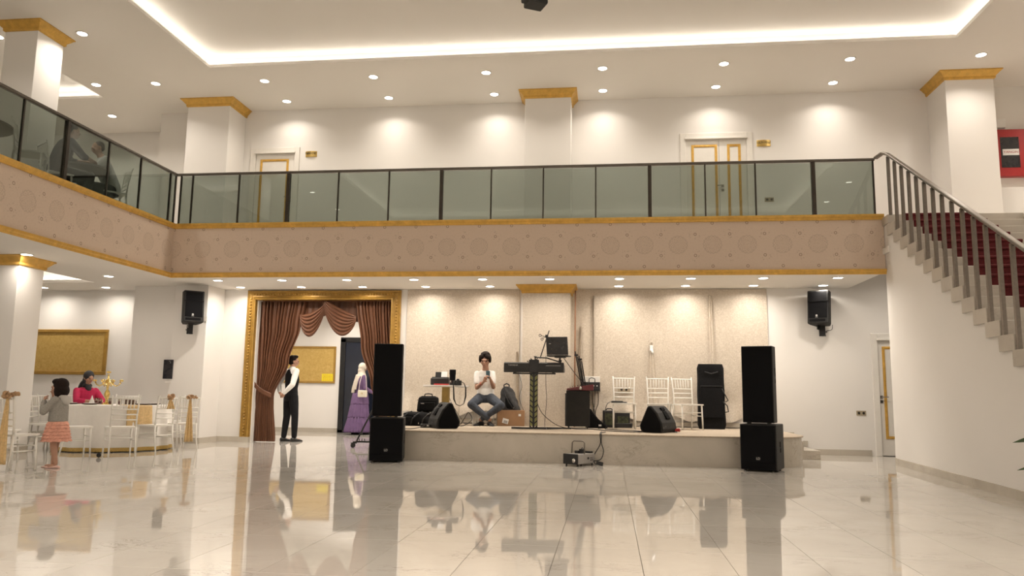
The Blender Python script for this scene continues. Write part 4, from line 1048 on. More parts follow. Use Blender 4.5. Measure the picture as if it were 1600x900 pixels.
for i, nm in enumerate(('leftmost', 'second', 'third', 'fourth', 'fifth', 'rightmost')):
    x = p.x - .16 + i * .055; cable('cable', [(x, YB - .45, p.z - .06), (x + rnd.uniform(-.05, .05), YB - .40, p.z - .3), (x + rnd.uniform(-.05, .06), YB - .42, SH + .25), (x + .04 + rnd.uniform(-.04, .06), YB - .5 + .05 * i, SH + .01)], .007, 'black cable hanging below the white wall cabinet, %s of six' % nm, 'cables below the wall cabinet')
# folded microphone stands and the wooden pole
p = at(905, 560, 14.4)
pz = at(897, 540, 14.45)
t = thing('wooden_pole', 'thin brown wooden pole leaning on the backdrop behind the laptop', 'pole', (pz.x - .01, 14.42, SH))
B().tube([(.02, 0, 0), (.03, .06, at(897, 452, 14.45).z - SH - .02)], .014).build('rod', 'polewood', t)
def mic_stand(x, y, h, lean, label):
    t = thing('microphone_stand', label, 'stand', (x, y, SH), 0, 'folded microphone stands')
    B().tube([(lean, 0, 0), (0, 0, h)], .012).build('pole', 'blackmetal', t)
    B().tube([(lean * .55 + .03, -.03, h * .45), (.045, -.02, h * .93)], .011).build('boom', 'blackmetal', t)
    B().cbox((.02, -.01, h * .95), (.07, .04, .035)).cbox((lean * .4 + .02, -.01, h * .62), (.07, .04, .03)).build('clutch', 'blackmetal', t, bev=.004)
    for a in (-1, 0, 1): B().tube([(lean * .9, 0, .30), (lean + a * .06, -.02 + .02 * a, .0)], .009).build('leg', 'blackmetal', t)
top = at(897, 549, 14.3)
mic_stand(top.x + .02, 14.3, top.z - SH, .26, 'folded black microphone stand leaning right, with a thick black tip')
mic_stand(top.x + .09, 14.35, top.z - SH - .08, .22, 'folded black microphone stand leaning right, shorter of the two behind the mixer')
# soft bag, amplifiers on floor
p = at(934, 664, 14.1)
t = thing('soft_bag', 'slumped black bag leaning against the right side of the equipment case', 'bag', (p.x - .04, 14.15, SH), 0)
B().prism([(-.14, 0), (.22, 0), (.20, .04), (.05, .16), (-.08, .33), (-.14, .36)], 'y', -.08, .08).build('body', 'blackfab', t, bev=.02, seg=3)
B().cbox((.08, -.085, .05), (.05, .01, .03)).build('tag', 'paper', t)
p = at(952, 667, 14.2)
t = thing('power_unit', 'mottled green and black power unit on the stage left of the first chair', 'amplifier', (p.x, 14.45, SH), .06)
B().box(-.115, .115, -.12, .12, .01, .31).build('case', 'black', t, bev=.02, seg=3); B().box(-.09, .09, -.126, -.115, .05, .26).build('panel', 'camogreen', t)
B().tube([(-.06, 0, .31), (-.04, 0, .34), (.04, 0, .34), (.06, 0, .31)], .01).build('handle', 'black', t)
p = at(971, 660, 14.6)
t = thing('power_unit', 'black power unit with green face behind the legs of the first chair', 'amplifier', (p.x + .03, 14.85, SH), 0)
B().box(-.13, .13, -.1, .1, .01, .27).build('case', 'black', t, bev=.015); B().box(-.10, .10, -.106, -.098, .05, .2).build('panel', 'camogreen', t)
o = tag(B().cbox((0, 0, .04), (.30, .2, .075)).build('flat_amplifier', 'black', bev=.01), 'flat black box on the floor between the legs of the first chair', 'amplifier'); o.location = (p.x + .04, 14.52, SH)
p = at(966, 631, 14.0)
o = tag(B().cbox((0, 0, .018), (.20, .09, .035), (0, .0, .2)).cbox((.13, .02, .012), (.09, .05, .02), (0, 0, -.3)).build('charger', 'black', bev=.008), 'black charger with cord lying on the seat of the first stage chair', 'charger'); o.location = (p.x - .02, 14.0, SH + .451)
cable('cable', [(p.x - .1, 13.95, SH + .48), (p.x - .2, 13.85, SH + .42), (p.x - .24, 13.85, SH + .2), (p.x - .22, 13.9, SH + .01), (p.x - .35, 13.7, SH + .01)], .006, 'black cord falling from the charger on the first chair to the floor')
ws = at(975, 609, YB - .08)
t = thing('wall_socket', 'grey double socket on the backdrop behind the first white chair', 'socket', (ws.x, YB - .055, ws.z))
B().box(-.115, .115, -.012, .01, -.04, .04).build('plate', 'socket', t, bev=.004)
for s in (-1, 1): B().lathe([(.022, 0), (.020, .004), (.002, .004)], n=14, mtx=Matrix.Translation((s * .045, -.012, 0)) @ Matrix.Rotation(PI / 2, 4, 'X')).build('outlet', 'ink', t)
# keyboard bag
p = at(1113, 671, 14.45)
t = thing('instrument_bag', 'tall black padded instrument bag standing upright against the backdrop', 'bag', (p.x + .02, 14.66, SH), math.radians(-3))
bh = at(1113, 569, 14.6).z - SH
rs = []
for k in range(17):
    v = k / 16; z = bh * v; ex = 1.0 if .05 < v < .95 else (.90 if v in (0, 1) else .97); wb = (.235 + .014 * (1 - v)) * ex * (1 + .012 * math.sin(v * 14))
    rs.append([(wb * (abs(math.cos(a)) ** 6 + abs(math.sin(a)) ** 6) ** (-1 / 6) * math.cos(a) - .01 * v, .10 * ex * (abs(math.cos(a)) ** 5 + abs(math.sin(a)) ** 5) ** (-1 / 5) * math.sin(a) + .008 * math.sin(v * 18 + 2 * math.cos(a)), z) for a in [2 * PI * j / 32 for j in range(32)]])
B().rings(rs).build('body', 'blackfab', t, smooth=60)
B().cbox((.0, -.112, bh * .42), (.40, .03, bh * .50)).build('pocket', 'blackfab', t, bev=.025, seg=3)
B().box(-.19, .19, -.135, -.125, bh * .65, bh * .66).build('zipper', 'black', t)
B().tube([(.18, -.12, bh * .62), (.24, -.12, bh * .52), (.29, -.1, bh * .44), (.24, -.1, bh * .42)], .010).tube([(.2, -.12, bh * .42), (.27, -.12, bh * .36), (.29, -.1, bh * .27), (.23, -.1, bh * .26)], .010).build('strap', 'black', t, smooth=True)
B().tube([(-.12, -.12, bh * .88), (0, -.135, bh * .85), (.12, -.12, bh * .88)], .01).build('handle', 'black', t, smooth=True)
# plug, clip, cables
p = at(1060, 670, 12.95)
t = thing('power_plug', 'red power plug lying at the right of the right floor monitor', 'plug', (p.x - .02, 13.05, SH + .028))
B().tube([(-.05, 0, 0), (.03, 0, .01)], [.02, .025]).tube([(.03, 0, .01), (.05, 0, .012)], .03).build('body', 'red', t); B().tube([(.05, 0, .012), (.07, 0, .012)], .02).build('pins', 'chrome', t)
cable('cable', [(p.x - .06, 13.05, SH + .02), (p.x - .02, 12.95, SH + .008), (p.x - .08, 12.88, SH + .008), (p.x - .13, 12.95, SH + .008)], .006, 'small loop of cable under the red power plug')
for pts, nm in (([(-.05, 13.6, SH + .008), (.2, 13.3, SH + .008), (.5, 13.1, SH + .008), (.72, 13.0, SH + .012)], 'long black cable snaking along the stage to the right monitor'),
                ([(-.3, 13.5, SH + .008), (.0, 13.0, SH + .008), (.35, 12.7, SH + .008), (.6, 12.85, SH + .012)], 'black cable lying nearest the stage edge before the first chair'),
                ([(-.7, 13.6, SH + .008), (-1.0, 13.2, SH + .008), (-1.3, 13.5, SH + .008), (-1.5, 13.45, SH + .008)], 'black cable on the stage between the case and the keyboard stand')):
    cable('cable', pts, .008, nm)
p = at(1018, 546, YB - .1)
t = thing('cloth_clip', 'small white clip pinching the backdrop above the middle chair', 'clip', (p.x, YB - .075, p.z))
B().box(-.03, .03, -.02, .015, -.03, .08).build('body', 'paper', t, bev=.006); B().tube([(0, -.02, .0), (.02, -.03, -.06), (.02, -.03, -.08)], [.02, .02, .008]).build('tip', 'paper', t, smooth=True)
# fog machine
p = at(905, 724, 11.9)
t = thing('fog_machine', 'grey fog machine with bent steel handle on the floor before the stage', 'fog machine', (p.x, 11.72, 0), math.radians(-33))
# local: front (black face) at -y
B().box(-.125, .125, -.20, .24, .03, .175).build('body', 'fogger', t, bev=.012)
B().box(-.13, .13, -.215, -.195, .03, .178).build('front_plate', 'black', t, bev=.006)
B().lathe([(.030, 0), (.030, .01), (.016, .02), (.012, .012)], n=18, mtx=Matrix.Translation((.065, -.215, .085)) @ Matrix.Rotation(PI / 2, 4, 'X')).build('nozzle', 'chrome', t, smooth=40)
B().box(-.09, .09, .16, .245, .172, .20).build('tank_cap', 'black', t, bev=.01)
B().tube([(-.115, -.02, .17), (-.11, -.01, .33), (-.08, -.01, .355), (.08, -.01, .355), (.11, -.01, .33), (.115, -.02, .17)], .010, 8).build('handle', 'steel', t, smooth=True)
b = B().cbox((-.03, 0, .195), (.06, .05, .04)).cbox((.04, .03, .21), (.07, .06, .06)); b.tube([(.03, .02, .24), (.05, .02, .26), (.07, .02, .24)], .006); b.build('hose_fitting', 'black', t, bev=.006)
B().lathe([(.018, 0), (.016, .008), (.002, .008)], n=14, mtx=Matrix.Translation((.125, .06, .11)) @ Matrix.Rotation(PI / 2, 4, 'Y')).build('knob', 'black', t)
b = B().cbox((.127, .14, .11), (.004, .07, .008)).cbox((.127, .13, .08), (.004, .02, .014)).cbox((.127, .17, .08), (.004, .02, .014)); b.build('print_line', 'ink', t)
for a in (-1, 1):
    for c in (-.17, .2): B().lathe([(.014, 0), (.012, .03)], (a * .1, c, 0), 10).build('foot', 'foot', t)
p = at(937, 722, 11.8)
o = tag(B().cbox((0, 0, .03), (.10, .05, .055), (0, .25, .2)).build('remote_control', 'black', bev=.006), 'small black wired remote on the floor beside the fog machine', 'remote'); o.location = (p.x, 11.75, .004)
q = at(927, 713, 11.8)
cable('cable', [(q.x + .12, 12.6, SH + .01), (q.x + .10, 12.05, SH + .012), (q.x + .10, 11.94, SH - .03), (q.x + .10, 11.9, .30), (q.x + .0, 11.85, .12), (q.x + .03, 11.8, .02), (p.x - .04, 11.76, .03)], .007, 'black cable dropping over the stage edge to the fog machine remote')
cable('cable', [(q.x + .18, 12.5, SH + .01), (q.x + .12, 12.03, SH + .014), (q.x + .12, 11.94, SH - .03), (q.x + .12, 11.9, .32), (q.x + .15, 11.86, .2), (q.x + .10, 11.84, .08), (q.x - .06, 11.84, .06)], .007, 'second black cable dropping over the stage edge into the fog machine')
# truss stand with castor behind the left stack
c0 = at(553, 696, 14.6)
t = thing('light_stand', 'black stand base with slanting tube and castor behind the left speaker stack', 'stand', (c0.x, 14.2, 0))
c0 = at(553, 697, 14.2); t.location = (c0.x, 14.2, 0)
B().tube([(.05, 0, .13), (.62, .0, at(592, 592, 14.2).z)], .016).build('brace', 'blackmetal', t)
B().box(.03, .75, -.02, .02, .10, .13).build('base_bar', 'blackmetal', t)
for x in (.10, .15, .2): B().tube([(x, 0, .13), (x, 0, .17)], .008).build('bolt', 'blackmetal', t)
B().lathe([(.035, -.02), (.045, -.012), (.045, .012), (.035, .02)], n=18, mtx=Matrix.Translation((-.02, 0, .046)) @ Matrix.Rotation(PI / 2, 4, 'X')).build('castor', 'foot', t)
B().cbox((.02, 0, .10), (.07, .05, .04)).cbox((-.04, 0, .09), (.05, .03, .014)).build('castor_fork', 'blackmetal', t)
B().tube([(.68, 0, .1), (.68, 0, 1.5)], .02).build('mast', 'blackmetal', t)

# ================================================================== CURTAIN
cu = thing('curtain', 'brown satin drapes with tied left side and swagged top in gilded doorway', 'curtain', (-5.74, YB + .16, 0))
cx0 = -5.74
def W_(x, y): 
    q = at(x, y, YB + .16); return q.x - cx0, q.z
def interp(tab, z):
    tab = sorted(tab)
    if z <= tab[0][0]: return tab[0][1]
    for (a, p_), (b_, q_) in zip(tab[:-1], tab[1:]):
        if z <= b_: 
            s = (z - a) / (b_ - a); s = s * s * (3 - 2 * s); return p_ + (q_ - p_) * s
    return tab[-1][1]
def drape(name, le, re, zt, zb, n, amp, y=0.0):
    """pleated cloth between left and right edge curves given as (z, x)"""
    def fn(u, v):
        z = zt + (zb - zt) * v; a, c = interp(le, z), interp(re, z)
        ph = u + .012 * math.sin(v * 5 + u * 9)
        w = abs(c - a); am = amp * (.55 + .45 * min(1, w / 1.0))
        return (a + (c - a) * u + .012 * math.cos(2 * PI * n * ph), y + am * math.sin(2 * PI * n * ph) + .3 * am * math.sin(2 * PI * n * 2.3 * ph + 1), z)
    return B().grid(fn, n * 14, 44).build(name, 'curtain', cu, smooth=True)
pts = {k: W_(*v) for k, v in dict(tl=(405, 468), tr=(478, 468), m1=(470, 512), m2=(452, 565), tie=(427, 622), b2=(428, 690), bl=(391, 691), tl2=(401, 600)).items()}
le = [(0.012, pts['bl'][0]), (pts['tl2'][1], pts['tl2'][0]), (2.9, pts['tl'][0])]
re = [(0.012, pts['b2'][0]), (pts['tie'][1] - .15, pts['tie'][0] + .0), (pts['tie'][1], pts['tie'][0]), (pts['m2'][1], pts['m2'][0]), (pts['m1'][1], pts['m1'][0]), (2.9, pts['tr'][0])]
drape('left_drape', le, re, 2.86, .012, 13, .055)
ptr = {k: W_(*v) for k, v in dict(tl=(556, 468), m1=(563, 540), m2=(578, 600), tie=(584, 622), b=(600, 690)).items()}
le2 = [(0.012, 1.12), (ptr['tie'][1], ptr['tie'][0]), (ptr['m2'][1], ptr['m2'][0]), (ptr['m1'][1], ptr['m1'][0]), (2.86, ptr['tl'][0])]
re2 = [(0.012, 1.46), (1.0, 1.50), (2.86, 1.42)]
drape('right_drape', le2, re2, 2.86, .012, 12, .05)
# tieback on the left drape
a, c = W_(398, 597), W_(426, 620)
def tb(u, v):
    x = a[0] - .03 + (c[0] - a[0] + .05) * u; z = a[1] + .02 + (c[1] - a[1]) * u ** 1.2 - .05 * math.sin(PI * u); return (x, -.10 - .05 * math.sin(PI * u), z + (.5 - v) * .10)
B().grid(tb, 20, 4).build('tieback', 'curtain', cu, smooth=True, thick=.012)
B().cbox((a[0] - .05, -.05, a[1] + .03), (.06, .08, .05)).build('tieback_hook', 'blackmetal', cu, bev=.01)
# pelmet band and plain cloth behind swags
B().box(-1.34, 1.42, -.10, .09, 2.86, 2.97).build('pelmet', 'curtain', cu)
def backcloth(x0, x1, ztop, f):
    def fn(u, v):
        x = x0 + (x1 - x0) * u; zl = f(u); return (x, .06 + .008 * math.sin(u * 40), ztop + (zl - ztop) * v)
    B().grid(fn, 40, 8).build('backcloth', 'curtain', cu, smooth=True)
apx, apz = W_(514, 500)
xa = W_(470, 470)[0]; xb = W_(560, 470)[0]
backcloth(xa - .2, apx, 2.88, lambda u: 2.45 - .0 * u if u < .3 else 2.45 + (apz + .12 - 2.45) * (u - .3) / .7)
backcloth(apx, xb + .15, 2.88, lambda u: apz + .12 + (2.45 - apz - .12) * (u / .6) if u < .6 else 2.45)
def swag(name, P, Q, sag0, sag1, y, nfold=6, w0=.05):
    """folds fanning between two gather points, P and Q as (x, z)"""
    def fn(u, v):
        s = sag0 + (sag1 - sag0) * v; k = 4 * u * (1 - u)
        x = P[0] + (Q[0] - P[0]) * u; z = P[1] + (Q[1] - P[1]) * u - s * (k ** .85) - w0 * (v - .5) * (1 - k)
        return (x, y - .05 * k * (.4 + .6 * math.sin(PI * v)) - .035 * k ** .6 * abs(math.sin(PI * nfold * v)), z)
    B().grid(fn, 28, nfold * 8).build(name, 'curtain', cu, smooth=True)
l0, l1 = W_(471, 496), W_(512, 478)
swag('swag', l0, l1, .03, .52, -.10, 6, .12)
r0, r1 = W_(508, 472), W_(559, 500)
swag('swag', r0, r1, -.05, .50, -.12, 7, .12)
# gathered tail where swags cross
t0, t1 = W_(505, 470), W_(517, 500)

# ---- corridor board with the yellow notice
q0, q1 = at(457, 541, CY - .02), at(523, 599, CY - .02)
t = thing('notice_board', 'gold-covered board in the corridor with a yellow notice pinned on it', 'board', ((q0.x + q1.x) / 2 - .25, CY - .002, (q0.z + q1.z) / 2))
bw, bh_ = (q1.x - q0.x) / 2 + .25, (q0.z - q1.z) / 2
B().box(-bw, bw, -.02, 0, -bh_, bh_).build('sheet', 'goldsheet', t)
b = B(); f_ = .05
b.box(-bw, bw, -.045, 0, bh_ - f_, bh_); b.box(-bw, bw, -.045, 0, -bh_, -bh_ + f_); b.box(-bw, -bw + f_, -.045, 0, -bh_ + f_, bh_ - f_); b.box(bw - f_, bw, -.045, 0, -bh_ + f_, bh_ - f_); b.build('frame', 'goldframe', t, bev=.01)
n0, n1 = at(503, 584, CY - .03), at(520, 597.5, CY - .03)
t2 = thing('notice', 'bright yellow paper notice with lines of small print on the corridor board', 'notice', ((n0.x + n1.x) / 2, CY - .026, (n0.z + n1.z) / 2))
nw, nh = (n1.x - n0.x) / 2, (n0.z - n1.z) / 2
B().box(-nw, nw, -.002, .0, -nh, nh).build('sheet', 'yellow', t2)
b = B(); rnd = random.Random(3)
for i in range(5):
    x = -nw * .8
    while x < nw * .75:
        l = rnd.uniform(.015, .045); b.box(x, min(x + l, nw * .8), -.0035, -.002, nh * (.7 - i * .33) - .004, nh * (.7 - i * .33) + .004); x += l + .012
o = b.build('lettering', 'inkred', t2); o['kind'] = 'stuff'

# ---- left wall: gold panel, poster
g0, g1 = at(-60, 515, YB), at(165, 586, YB)
t = thing('wall_panel', 'wide gold textured wall panel with gilded frame on the far left wall', 'panel', ((g0.x + g1.x) / 2, YB - .002, (at(150, 515, YB).z + g1.z) / 2))
pw, ph_ = (g1.x - g0.x) / 2, (at(150, 515, YB).z - g1.z) / 2
B().box(-pw, pw, -.015, 0, -ph_, ph_).build('sheet', 'goldsheet', t)
b = B(); f_ = .07
b.box(-pw, pw, -.05, 0, ph_ - f_, ph_); b.box(-pw, pw, -.05, 0, -ph_, -ph_ + f_); b.box(-pw, -pw + f_, -.05, 0, -ph_ + f_, ph_ - f_); b.box(pw - f_, pw, -.05, 0, -ph_ + f_, ph_ - f_); b.build('frame', 'goldframe', t, bev=.012)
q0, q1 = at(257, 562, 14.4), at(269.5, 592, 14.4)
t = thing('wall_intercom', 'slim black glass panel mounted on the white pier behind the chairs', 'panel', ((q0.x + q1.x) / 2, 14.398, (q0.z + q1.z) / 2))
B().box(-(q1.x - q0.x) / 2, (q1.x - q0.x) / 2, -.02, 0, -(q0.z - q1.z) / 2, (q0.z - q1.z) / 2).build('face', 'screen', t, bev=.003)
b = B().cbox((.03, -.021, .16), (.03, .002, .006)).cbox((.045, -.021, .13), (.012, .002, .02)); b.build('print', 'greyink', t)
q0 = at(263, 597, 14.4)
o = tag(B().cbox((0, 0, 0), (.13, .012, .04)).build('label_holder', 'cloth', bev=.002), 'pale label holder below the black glass panel', 'label'); o.location = (q0.x, 14.392, q0.z)
# sockets
def socket(x, y, z, label):
    t = thing('wall_socket', label, 'socket', (x, y, z))
    B().box(-.085, .085, -.012, 0, -.043, .043).build('plate', 'socket', t, bev=.004)
    for s in (-1, 1): B().lathe([(.024, 0), (.022, .004), (.002, .004)], n=14, mtx=Matrix.Translation((s * .041, -.012, 0)) @ Matrix.Rotation(PI / 2, 4, 'X')).build('outlet', 'ink', t)
q0 = at(1345.5, 645.5, YB); socket(q0.x, YB, q0.z, 'bronze double wall socket beside the white door right of the stage')
q0 = at(1202, 312, YB); socket(q0.x, YB, q0.z, 'bronze double wall socket behind the balcony glass right of the double door')
# door plates
def door_plate(px, py, w, h, txt, label):
    q = at(px, py, YB); t = thing('door_sign', label, 'sign', (q.x, YB, q.z))
    B().rings([[(x, -.006 - .022 * (1 - (x / (w / 2)) ** 2), -h / 2), (x, -.006 - .022 * (1 - (x / (w / 2)) ** 2), h / 2), (x, 0, h / 2), (x, 0, -h / 2)] for x in [-w / 2 + w * i / 10 for i in range(11)]]).build('plate', 'brass', t)
    text(txt, 'lettering', 'ink', t, (0, -.030, .01), (PI / 2, 0, 0), .055, sx=.78, ext=.001)
door_plate(486.5, 241, .25, .12, 'MÜDÜRİYET', 'small polished gold door sign right of the single upstairs door')
door_plate(1193, 224, .26, .125, 'GELİN ODASI', 'small polished gold door sign right of the double upstairs door')
# fire cabinet
fy = YB - .001
q0, q1 = at(1557, 203, YB - .12), at(1600, 275, YB - .12)
t = thing('fire_cabinet', 'red fire hose cabinet with dark window and white YANGIN label', 'fire cabinet', (q0.x, fy, q1.z + .0))
cw, chh = .95, q0.z - q1.z
B().box(0, cw, -.14, 0, 0, chh).build('cabinet', 'signred', t, bev=.008)
x0 = at(1562, 215, YB - .14).x - q0.x; x1 = at(1591, 215, YB - .14).x - q0.x
B().box(x0, x1, -.146, -.138, chh * .18, chh * .83).build('window', 'screen', t)
B().box(x0 + .03, x1 - .01, -.152, -.146, chh * .44, chh * .57).build('label_plate', 'paper', t)
text('YANGIN', 'lettering', 'inkred', t, ((x0 + x1) / 2 + .01, -.154, chh * .505), (PI / 2, 0, 0), .062, sx=1.1, ext=.001)
q0 = at(1564, 193, YB - .03); o = tag(B().cbox((0, 0, 0), (.16, .05, .18)).build('alarm_box', 'paper', bev=.006), 'small white alarm box on the wall above the red fire cabinet', 'box'); o.location = (q0.x - .01, YB - .026, q0.z)
# plant at the right edge
t = thing('potted_plant', 'dark green broad-leaved plant poking in at the right picture edge', 'plant', (3.42, 6.1, 0))
B().lathe([(.15, 0), (.17, .02), (.21, .36), (.22, .38), (.19, .38), (.18, .33), (.01, .33)], n=28).build('pot', 'white', t, smooth=40)
B().tube([(0, 0, .3), (.02, 0, .8), (0, .02, 1.1)], [.018, .014, .008]).build('stem', 'leaf', t, smooth=True)
def leaf(base, tip, w, droop, twist=0.0):
    base, tip = Vector(base), Vector(tip); d = tip - base; L = d.length; side = d.cross(Vector((0, 0, 1))).normalized(); up = side.cross(d).normalized()
    side = (Matrix.Rotation(twist, 3, d.normalized()) @ side)
    def fn(u, v):
        ww = w * math.sin(PI * min(1, .06 + .94 * v)) ** .8 * (1 - .35 * v); c = base + d * v - Vector((0, 0, 1)) * droop * v * v
        return tuple(c + side * ww * (2 * u - 1) + up * abs(2 * u - 1) * ww * .25)
    B().grid(fn, 6, 12).build('leaf', 'leaf', t, smooth=True, thick=.002)
l1_, l2_ = at(1582, 694, 6.0), at(1589, 735, 6.0)
O = Vector((3.42, 6.1, 0))
leaf((0, 0, .80), Vector(l1_) - O + Vector((0, 0, .06)), .045, .05, 1.25); leaf((0, 0, .62), Vector(l2_) - O + Vector((0, 0, .04)), .04, .04, 1.25)
for i in range(7):
    a = -1.2 + i * .5; leaf((0, 0, .5 + .08 * i), (math.cos(a) * .45, math.sin(a) * .45, .75 + .1 * i), .05, .1)
# ceiling projector
q = at(835, 6, 9.8)
t = thing('ceiling_projector', 'black moving-head lamp hanging from the high ceiling, cut by the picture top', 'lamp', (q.x, 9.8, q.z), math.radians(28))
B().box(-.11, .15, -.13, .13, -.03, .22).build('housing', 'black', t, bev=.02)
B().cbox((-.13, -.03, .05), (.10, .16, .12)).build('lamp_head', 'black', t, bev=.02)
B().tube([(.028 * math.cos(a) - .03, -.132, .04 + .028 * math.sin(a)) for a in [i * PI / 8 for i in range(17)]], .004, 6).cbox((-.03, -.132, .04), (.02, .004, .004)).build('logo', 'greyink', t)
B().box(-.02, .02, -.02, .02, .2, CEIL + .24 - q.z).build('bracket', 'blackmetal', t)
# ================================================================== PEOPLE
def union(b, name, m, parent, voxel=.008, smooth=4):
    """fuse overlapping closed pieces into one continuous skin"""
    me = b.mesh(name); o = bpy.data.objects.new(name, me); COL.objects.link(o)
    q = o.modifiers.new('r', 'REMESH'); q.mode = 'VOXEL'; q.voxel_size = voxel; q.use_smooth_shade = True
    s = o.modifiers.new('s', 'SMOOTH'); s.iterations = smooth; s.factor = .5
    dg = bpy.context.evaluated_depsgraph_get(); nm = bpy.data.meshes.new_from_object(o.evaluated_get(dg)); nm.name = name
    o.modifiers.clear(); o.data = nm; bpy.data.meshes.remove(me)
    nm.materials.clear(); nm.materials.append(M[m]); 
    for p in nm.polygons: p.use_smooth = True
    o.parent = parent; return o
V = Vector
def limb(b, pts, rr, n=12):
    """tapered limb with rounded joints through the given joints"""
    for i, (p, r) in enumerate(zip(pts, rr)): b.ell(p, (r, r, r), None, n)
    for i in range(len(pts) - 1):
        p, q = V(pts[i]), V(pts[i + 1]); m_ = p.lerp(q, .35); rm = (rr[i] * .62 + rr[i + 1] * .38) * 1.06
        b.tube([p, m_, q], [rr[i], rm, rr[i + 1]], n)
def torso(b, rings_, lat=(1, 0, 0), n=20):
    """rings_: (centre, half width, half depth); lat = direction of the shoulders"""
    L = V(lat).normalized(); rs = []
    for k, (c, a, d) in enumerate(rings_):
        c = V(c); F = V((0, 0, 1)).cross(L)
        if k == 0: t = V(rings_[1][0]) - c
        elif k == len(rings_) - 1: t = c - V(rings_[-2][0])
        else: t = V(rings_[k + 1][0]) - V(rings_[k - 1][0])
        t.normalize(); F = t.cross(L).normalized()
        rs.append([c + L * a * math.cos(w) + F * d * math.sin(w) for w in [2 * PI * j / n for j in range(n)]])
    b.rings(rs)
def hand(b, wrist, d, palm_n, side, s=1.0, curl=.35):
    """wrist point, finger direction, palm normal, side = +1 when the thumb lies along d x palm_n"""
    d = V(d).normalized(); n_ = V(palm_n); n_ = (n_ - d * n_.dot(d)).normalized(); t = d.cross(n_) * side; w = V(wrist)
    for k in range(4):
        o = w + d * .045 * s + t * (.5 - k) * .0 ; 
        b.tube([w + t * (1.2 - k * .8) * .008 * s, w + d * .085 * s + t * (1.5 - k) * .019 * s], [.013 * s, .0115 * s], 8)
    b.ell(w + d * .045 * s, (.028 * s,) * 3, None, 10)
    for k, l in enumerate((.072, .080, .075, .058)):
        o = w + d * .085 * s + t * (1.5 - k) * .020 * s; c = curl * (1 + .12 * k); pts = [o]; cur = d.copy(); a = 0
        for j, f in enumerate((.45, .32, .23)):
            a += c; q = (d * math.cos(a) + n_ * math.sin(a)); pts.append(pts[-1] + q * l * f * s)
        b.tube(pts, [.0095 * s, .009 * s, .0085 * s, .007 * s], 8); b.ell(pts[-1], (.007 * s,) * 3, None, 6)
    o = w + d * .025 * s + t * .022 * s; p1 = o + (t * .7 + d * .6 + n_ * .3).normalized() * .035 * s; p2 = p1 + (t * .3 + d * .9 + n_ * .35).normalized() * .03 * s
    b.tube([o, p1, p2], [.012 * s, .010 * s, .008 * s], 8); b.ell(p2, (.008 * s,) * 3, None, 6)
def head_frame(c, yaw, pitch, roll=0):
    """local head axes: +y face direction"""
    return Matrix.Translation(c) @ Matrix.Rotation(yaw, 4, 'Z') @ Matrix.Rotation(pitch, 4, 'X') @ Matrix.Rotation(roll, 4, 'Y')
def put(b, m, c, r, n=12, rot=None):
    mm = m @ Matrix.Translation(c) @ (Euler(rot).to_matrix().to_4x4() if rot else Matrix()); h = max(6, n // 2); rs = []
    for i in range(h + 1):
        t = -PI / 2 + PI * (0.02 + 0.96 * i / h)
        rs.append([mm @ V((r[0] * math.cos(t) * math.cos(2 * PI * j / n), r[1] * math.cos(t) * math.sin(2 * PI * j / n), r[2] * math.sin(t))) for j in range(n)])
    b.rings(rs)
def head(b, m, s=1.0):
    S = lambda *a: tuple(x * s for x in a)
    put(b, m, S(0, -.012, .035), S(.074, .092, .085), 18); put(b, m, S(0, .018, -.02), S(.062, .070, .075), 16)
    put(b, m, S(0, .040, -.072), S(.036, .038, .030), 12); put(b, m, S(0, .085, .018), S(.045, .02, .022), 12)       # chin, brow
    b.tube([m @ V(S(0, .088, .012)), m @ V(S(0, .106, -.025))], [.008 * s, .013 * s], 8); put(b, m, S(0, .100, -.030), S(.016, .013, .010), 8)   # nose
    put(b, m, S(0, .084, -.056), S(.024, .011, .009), 10)                                            # mouth
    for q in (-1, 1):
        put(b, m, S(q * .075, -.008, -.008), S(.010, .020, .032), 10, (0, 0, q * .3)); put(b, m, S(q * .042, .062, -.018), S(.022, .022, .020), 10)
def face_parts(m, root, s=1.0, lips=True):
    S = lambda *a: tuple(x * s for x in a)
    for q in (-1, 1):
        e = B(); put(e, m, S(q * .030, .083, .001), S(.012, .010, .0065), 10); e.build('eye', 'eye', root, smooth=True)
        e = B(); put(e, m, S(q * .030, .094, .021), S(.018, .007, .0035), 8, (0, -q * .1, 0)); e.build('eyebrow', 'hair', root, smooth=True)
    if lips: e = B(); put(e, m, S(0, .093, -.056), S(.020, .006, .0055), 10); e.build('lips', 'lips', root, smooth=True)
def shoe(root, ankle, toe_dir, s=1.0, m='leatherblack', h=.0, low=False):
    a = V((ankle[0], ankle[1], 0)); d = V((toe_dir[0], toe_dir[1], 0)).normalized(); t = V((-d.y, d.x, 0)); b = B(); rs = []
    prof = [(-.075, .028, .07), (-.06, .036, .085), (-.02, .038, .095), (.03, .040, .080), (.08, .046, .058), (.13, .047, .045), (.17, .038, .035), (.195, .018, .022)]
    for x, w, hh in prof:
        if low: hh = hh * .55
        rs.append([a + d * x * s + t * w * s * math.cos(w_) + V((0, 0, h + hh * s * .5 + hh * s * .5 * math.sin(w_))) for w_ in [2 * PI * j / 14 for j in range(14)]])
    b.rings(rs); o = b.build('shoe', m, root, smooth=True)
    return o

